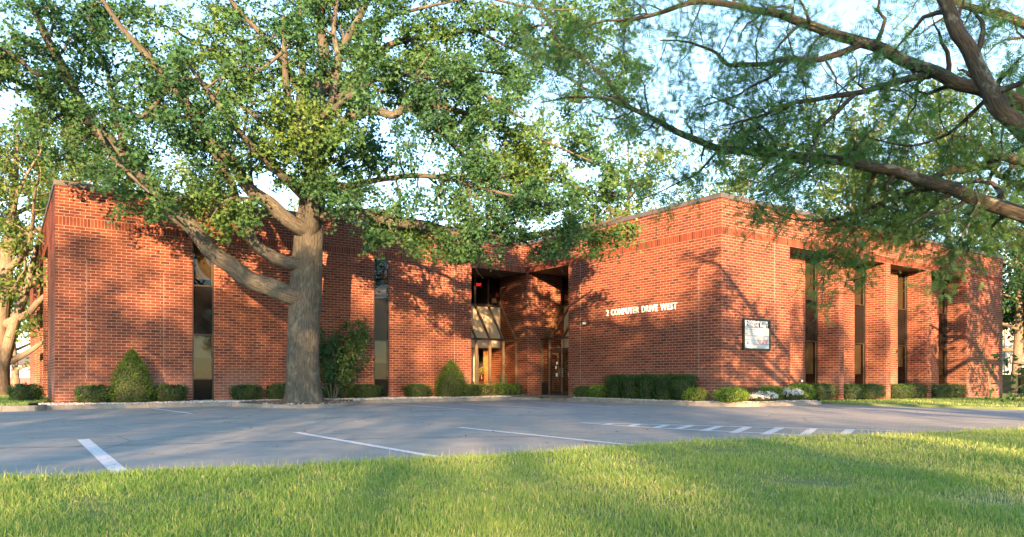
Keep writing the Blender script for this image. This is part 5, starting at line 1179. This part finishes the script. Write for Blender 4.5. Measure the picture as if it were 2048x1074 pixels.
fr = MB(); fr.box(0, sw, -0.07, 0.0, 0, 0.06); fr.box(0, sw, -0.07, 0.0, sh-0.05, sh); fr.box(0, 0.08, -0.07, 0.0, 0.06, sh-0.05); fr.box(sw-0.08, sw, -0.07, 0.0, 0.06, sh-0.05); fr.build('frame', M['black'], ds)
bk_ = MB(); bk_.box(0.08, sw-0.08, -0.045, 0.0, 0.06, sh-0.05); bk_.build('backing', M['black'], ds)
hb = 0.84; rows = 5; rh = (hb-0.07)/rows
M['panelw'] = plain('sign_panel', (0.44, 0.49, 0.50), 0.7, var=0.03)
for r in range(rows):
    for c in range(2):
        p = MB(); xa = 0.09 + c*0.71; p.box(xa, xa+0.70, -0.055, -0.045, 0.068+r*rh, 0.068+(r+1)*rh-0.012); p.build('panel', M['panelw'], ds)
p = MB(); p.box(0.10, 0.36, -0.055, -0.045, hb+0.01, sh-0.06); p.build('number_panel', M['white_paint'], ds)
letter_row(ds, '2', 0.15, 0.18, 0.155, hb+0.035, -0.0565, M['black'], 0.004)
letter_row(ds, 'COMPUTER', 1.05, 0.105, 0.40, hb+0.13, -0.047, M['white_paint'], 0.006, offset=0.04)
letter_row(ds, 'DRIVE WEST', 1.05, 0.105, 0.40, hb+0.01, -0.047, M['white_paint'], 0.006, offset=0.04)
ink = plain('dark_ink', (0.03, 0.09, 0.09), 0.6); red = plain('red_ink', (0.62, 0.06, 0.08), 0.6); blue = plain('blue_ink', (0.06, 0.22, 0.48), 0.6); grey = plain('grey_ink', (0.16, 0.18, 0.22), 0.6); green = plain('green_ink', (0.08, 0.36, 0.22), 0.6)
zr_ = lambda r: 0.068 + r*rh
letter_row(ds, 'NESCO', 0.46, 0.065, 0.13, zr_(3)+0.045, -0.0565, ink, 0.003, 'panel_letter', 0.0, 0.55)
letter_row(ds, 'FOR LEASE', 0.58, 0.075, 0.84, zr_(1)+0.065, -0.0565, red, 0.003, 'panel_letter', 0.015)
letter_row(ds, '518 489 7713', 0.50, 0.045, 0.90, zr_(1)+0.008, -0.0565, grey, 0.003, 'panel_letter', 0.01)
pm = MB()
for x0, x1, z0, z1 in ((0.12, 0.30, 0.06, 0.075), (0.33, 0.52, 0.055, 0.07), (0.54, 0.74, 0.06, 0.075)): pm.box(x0, x1, -0.058, -0.055, zr_(4)+z0, zr_(4)+z1)
pm.build('faint_print', ink, ds)
pm = MB(); pm.box(0.88, 0.93, -0.058, -0.055, zr_(4)+0.03, zr_(4)+0.09); pm.box(0.945, 0.98, -0.058, -0.055, zr_(4)+0.03, zr_(4)+0.07); pm.build('logo', green, ds)
pm = MB()
for q in range(4): pm.box(1.10, 1.30, -0.058, -0.055, zr_(4)+0.02+q*0.026, zr_(4)+0.031+q*0.026)
pm.build('faint_print', grey, ds)
pm = MB(); pm.tri((0.17, -0.058, zr_(1)+0.01), (0.24, -0.058, zr_(1)+0.01), (0.30, -0.058, zr_(1)+0.13)); pm.tri((0.26, -0.0585, zr_(1)+0.01), (0.33, -0.0585, zr_(1)+0.01), (0.29, -0.0585, zr_(1)+0.07))
pm.box(0.36, 0.50, -0.058, -0.055, zr_(1)+0.085, zr_(1)+0.105); pm.box(0.36, 0.68, -0.058, -0.055, zr_(1)+0.025, zr_(1)+0.045); pm.build('logo', blue, ds)
# wall light right of the entrance
wl = empty('wall_light', W(XI, -4.33, 3.33), TH-math.radians(90), 'small dark floodlight on the wall right of the entrance', 'light')
b_ = MB(); b_.box(-0.06, 0.06, -0.03, 0.0, -0.05, 0.05); b_.bar((0, -0.03, 0), (0, -0.09, -0.01), 0.03, 0.03); b_.build('bracket', M['bronze'], wl)
b_ = MB(); b_.box(-0.02, 0.24, -0.22, -0.08, -0.08, 0.05); b_.build('housing', M['bronze'], wl)
b_ = MB(); b_.box(0.0, 0.22, -0.226, -0.222, -0.07, 0.03); b_.build('lens', M['panelw'], wl)
# grey meter pipe by the first recessed window
gm = empty('meter_pipe', W(XI+6.05, YB+BAYD, 0.62), TH, 'small grey pipe fitting beside the first recessed window', 'pipe')
b_ = MB(); b_.cyl((0, -0.12, -0.5), (0, -0.12, 0.12), 0.035); b_.cyl((0, -0.12, 0.06), (0, 0.0, 0.06), 0.03); b_.build('riser', M['steel'], gm, True)
b_ = MB(); b_.lathe([(0, 0.30), (0.06, 0.28), (0.075, 0.20), (0.05, 0.12), (0, 0.11)], 0, -0.12); b_.build('cap', M['steel'], gm, True)
# little hose tap and pipe by the cone yew near the lobby
hs = empty('hose_tap', W(13.62, -0.01, 0.12), TH, 'small white pipe stub left of the rounded cone yew', 'pipe')
b_ = MB(); b_.box(-0.04, 0.14, -0.16, 0.0, 0.34, 0.40); b_.build('cover', M['white_paint'], hs); b_ = MB(); b_.cyl((-0.02, -0.1, 0.0), (-0.02, -0.1, 0.34), 0.02); b_.build('riser', M['steel'], hs)
# exit sign inside the upper lobby window
exs = empty('exit_sign', W(XE+2.0, 2.5, 5.62), TH, 'red lit exit sign inside the upper lobby window', 'sign')
M['exitbox'] = plain('exit_housing', (0.25, 0.03, 0.03), 0.5)
b_ = MB(); b_.box(-0.17, 0.17, 0.0, 0.05, -0.10, 0.10); b_.build('housing', M['exitbox'], exs)
me_, nt_, bs_ = newmat('exit_glow'); bs_.inputs['Base Color'].default_value = (0.8, 0.03, 0.03, 1); bs_.inputs['Emission Color'].default_value = (1, 0.03, 0.03, 1); bs_.inputs['Emission Strength'].default_value = 0.6
letter_row(exs, 'EXIT', 0.28, 0.14, -0.14, -0.07, -0.001, me_, 0.006)
# lobby: lamp, table, vase plant, green chair back
lp = empty('lobby_lamp', W(XE+2.95, 2.55, 4.56), TH, 'small pale lamp inside the upper lobby window', 'lamp')
b_ = MB(); b_.lathe([(0.0, 0), (0.08, 0.0), (0.08, 0.02), (0.015, 0.03), (0.015, 0.22)]); b_.build('stand', M['bronze'], lp)
b_ = MB(); b_.lathe([(0.15, 0.2), (0.11, 0.42)]); b_.build('lamp_shade', M['cream'], lp, True)
tb = empty('lobby_table', W(XE+1.45, 1.6, Z0+0.02), TH, 'low dark table behind the lobby glass', 'table')
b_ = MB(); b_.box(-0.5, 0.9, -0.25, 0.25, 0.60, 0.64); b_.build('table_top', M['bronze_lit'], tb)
for sx, sy in ((-0.45, -0.2), (0.85, -0.2), (-0.45, 0.2), (0.85, 0.2)):
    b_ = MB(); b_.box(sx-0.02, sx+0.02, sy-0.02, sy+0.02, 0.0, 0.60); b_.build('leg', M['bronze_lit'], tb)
vs = empty('vase_plant', W(XE+1.52, 1.5, Z0+0.66), TH, 'leafy plant in a dark red vase behind the lobby glass', 'plant')
M['vase'] = plain('dark_red_glaze', (0.10, 0.02, 0.015), 0.25)
b_ = MB(); b_.lathe([(0, 0), (0.07, 0), (0.10, 0.10), (0.09, 0.22), (0.06, 0.30), (0.075, 0.34)]); b_.build('vase', M['vase'], vs, True)
rng = np.random.default_rng(3); n = 160; A = rng.normal(0, 0.6, (n, 3)) + np.array((0, 0, 0.8)); P = np.array((0, 0, 0.36)) + A*rng.uniform(0.02, 0.22, (n, 1))
leaves('foliage', P, A, rng.normal(0, 1, (n, 3)), np.full(n, 0.10), RHOMB, M['gold'], rng.uniform(0, 0.8, n), vs)
gc = empty('lobby_chair', W(XE+2.72, 1.75, Z0+0.02), TH, 'green chair behind the right lobby panes', 'chair')
M['chairg'] = plain('green_upholstery', (0.03, 0.10, 0.08), 0.8)
b_ = MB(); b_.box(-0.25, 0.25, -0.25, 0.25, 0.36, 0.46); b_.build('seat', M['chairg'], gc); b_ = MB(); b_.box(0.18, 0.25, -0.25, 0.25, 0.46, 0.98); b_.build('backrest', M['chairg'], gc)
for sx in (-0.21, 0.21):
    for sy in (-0.21, 0.21): b_ = MB(); b_.box(sx-0.02, sx+0.02, sy-0.02, sy+0.02, 0, 0.36); b_.build('leg', M['bronze'], gc)

# ---------------------------------------------------------------- far things
M['ugreen'] = plain('utility_green', (0.030, 0.042, 0.026), 0.5, 0.1, 0.15)
M['siding'] = plain('white_brick', (0.24, 0.24, 0.235), 0.85, var=0.1, scale=8); M['teal'] = plain('teal_panel', (0.10, 0.19, 0.21), 0.5); M['trimw'] = plain('white_trim', (0.32, 0.32, 0.31), 0.7)
for k, (x, y, w, d, h, lab) in enumerate(((32.6, 47.5, 0.75, 0.9, 1.30, 'narrow dark green utility cabinet nearest the brick wall'), (33.5, 46.5, 1.05, 1.0, 1.75, 'tall dark green utility cabinet in the middle'), (34.7, 45.6, 1.3, 1.1, 1.85, 'wide dark green utility cabinet at the right edge'))):
    u = empty('utility_cabinet', (x, y, -0.14), 0.25, lab, 'utility cabinet', 'utility cabinets beyond the end wall')
    b_ = MB(); b_.box(-w/2, w/2, -d/2, d/2, 0.08, h-0.06); b_.build('body', M['ugreen'], u)
    b_ = MB(); b_.box(-w/2-0.04, w/2+0.04, -d/2-0.04, d/2+0.04, h-0.06, h); b_.build('lid', M['ugreen'], u)
    b_ = MB(); b_.box(-w/2-0.05, w/2+0.05, -d/2-0.05, d/2+0.05, 0, 0.08); b_.build('pad', M['concrete'], u)
    b_ = MB(); b_.box(-w/2+0.06, w/2-0.06, -d/2-0.02, -d/2, 0.2, h-0.2); b_.build('door', M['ugreen'], u)
    b_ = MB(); b_.box(w/2-0.16, w/2-0.12, -d/2-0.05, -d/2-0.02, h*0.5, h*0.5+0.18); b_.build('handle', M['steel'], u)
fb = empty('white_building', (46, 66, -0.16), 0.0, 'pale brick building with teal panel far beyond the end wall', 'building')
b_ = MB(); b_.box(-8, 24, 0, 10, 0, 7.0); b_.build('wall', M['siding'], fb)
for x in (-3.6, -1.0, 3.8, 8): b_ = MB(); b_.box(x-0.22, x+0.22, -0.12, 0.002, 0, 7.0); b_.build('pilaster', M['trimw'], fb)
for x0, x1 in ((-3.35, -1.25), (4.2, 7.6)): b_ = MB(); b_.box(x0, x1, -0.06, 0.001, 0.3, 6.2); b_.build('window_panel', M['teal'], fb)
b_ = MB(); b_.box(-8.2, 24.2, -0.3, 10.2, 7.0, 7.35); b_.build('roof', M['coping'], fb)
shrub('hedge', 'low far hedge between the end wall and the utility cabinets', 'hedge', 37.5, 55.5, 0, 5.0, 1.0, 1.0, 'box', M['hedge'], 1500, 0.12, HG, -0.15)
# far left: low brown house and a white and red vehicle
M['tan'] = plain('tan_brick', (0.30, 0.20, 0.13), 0.9, var=0.15); M['vred'] = plain('red_panel', (0.50, 0.07, 0.07), 0.5); M['vwhite'] = plain('white_panel', (0.62, 0.60, 0.66), 0.5)
fh = empty('brown_house', (-62, 98, -0.16), 0.0, 'low brown house far behind the left lawn', 'building')
b_ = MB(); b_.box(-9, 9, 0, 8, 0, 2.9); b_.build('wall', M['tan'], fh)
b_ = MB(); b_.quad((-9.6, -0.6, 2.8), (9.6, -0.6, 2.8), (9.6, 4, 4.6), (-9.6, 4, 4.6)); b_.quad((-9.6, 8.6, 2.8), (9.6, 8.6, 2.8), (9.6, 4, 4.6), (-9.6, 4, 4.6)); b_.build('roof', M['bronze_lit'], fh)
for x in (-6, -2, 2, 6): 
    b_ = MB(); b_.box(x-0.6, x+0.6, -0.03, 0.02, 0.9, 2.1); b_.build('window', M['black'], fh)
bv = empty('far_vehicle', (-52.5, 78, -0.16), 0.0, 'far white and red vehicle with a row of windows behind the left lawn', 'vehicle')
b_ = MB(); b_.box(-4, 4, 0, 2.2, 0.35, 1.1); b_.build('lower_body', M['vred'], bv); b_ = MB(); b_.box(-4, 4, 0.03, 2.17, 1.1, 2.3); b_.box(-3.9, 3.9, 0.1, 2.1, 2.3, 2.4); b_.build('upper_body', M['vwhite'], bv)
for x in np.arange(-3.5, 3.6, 0.78): b_ = MB(); b_.box(x-0.27, x+0.27, 0.0, 0.028, 1.35, 2.0); b_.build('window', M['teal'], bv)
for x in (-2.6, 2.6):
    for y in (0.0, 2.0): b_ = MB(); b_.cyl((x, y-0.02, 0.42), (x, y+0.22, 0.42), 0.42, None, 14); b_.build('wheel', M['black'], bv)
print('LEAVES oak', n_oak, 'locust', n_loc, 'bricks', len(bricks), 'tris', sum(len(o.data.loops)-2*len(o.data.polygons) for o in bpy.data.objects if o.type == 'MESH'))

# fallen leaves and grit on the lot and lawn edge
n = 420; X = rg.uniform(-14, 14, n); Y = 9 + 17*rg.uniform(0, 1, n)**0.8
ok = (Y > np.interp(X, ex, ey)+0.15) & (np.abs(X/Y) < 0.74) & ~inside(X, Y, bpts) & ~inside(X, Y, rl); X, Y = X[ok], Y[ok]; n = len(X)
A = rg.normal(0, 1, (n, 3)); A[:, 2] *= 0.12; Nn = rg.normal(0, 0.25, (n, 3)); Nn[:, 2] += 1
lf = leaves('fallen_leaves', np.stack([X, Y, np.full(n, 0.012)], -1), A, Nn, 0.06*rg.uniform(0.5, 1.4, n), RHOMB, M['russet'], rg.uniform(0, 1, n))
tag(lf, 'scattered dry leaves lying on the asphalt', 'leaves', kind='stuff')
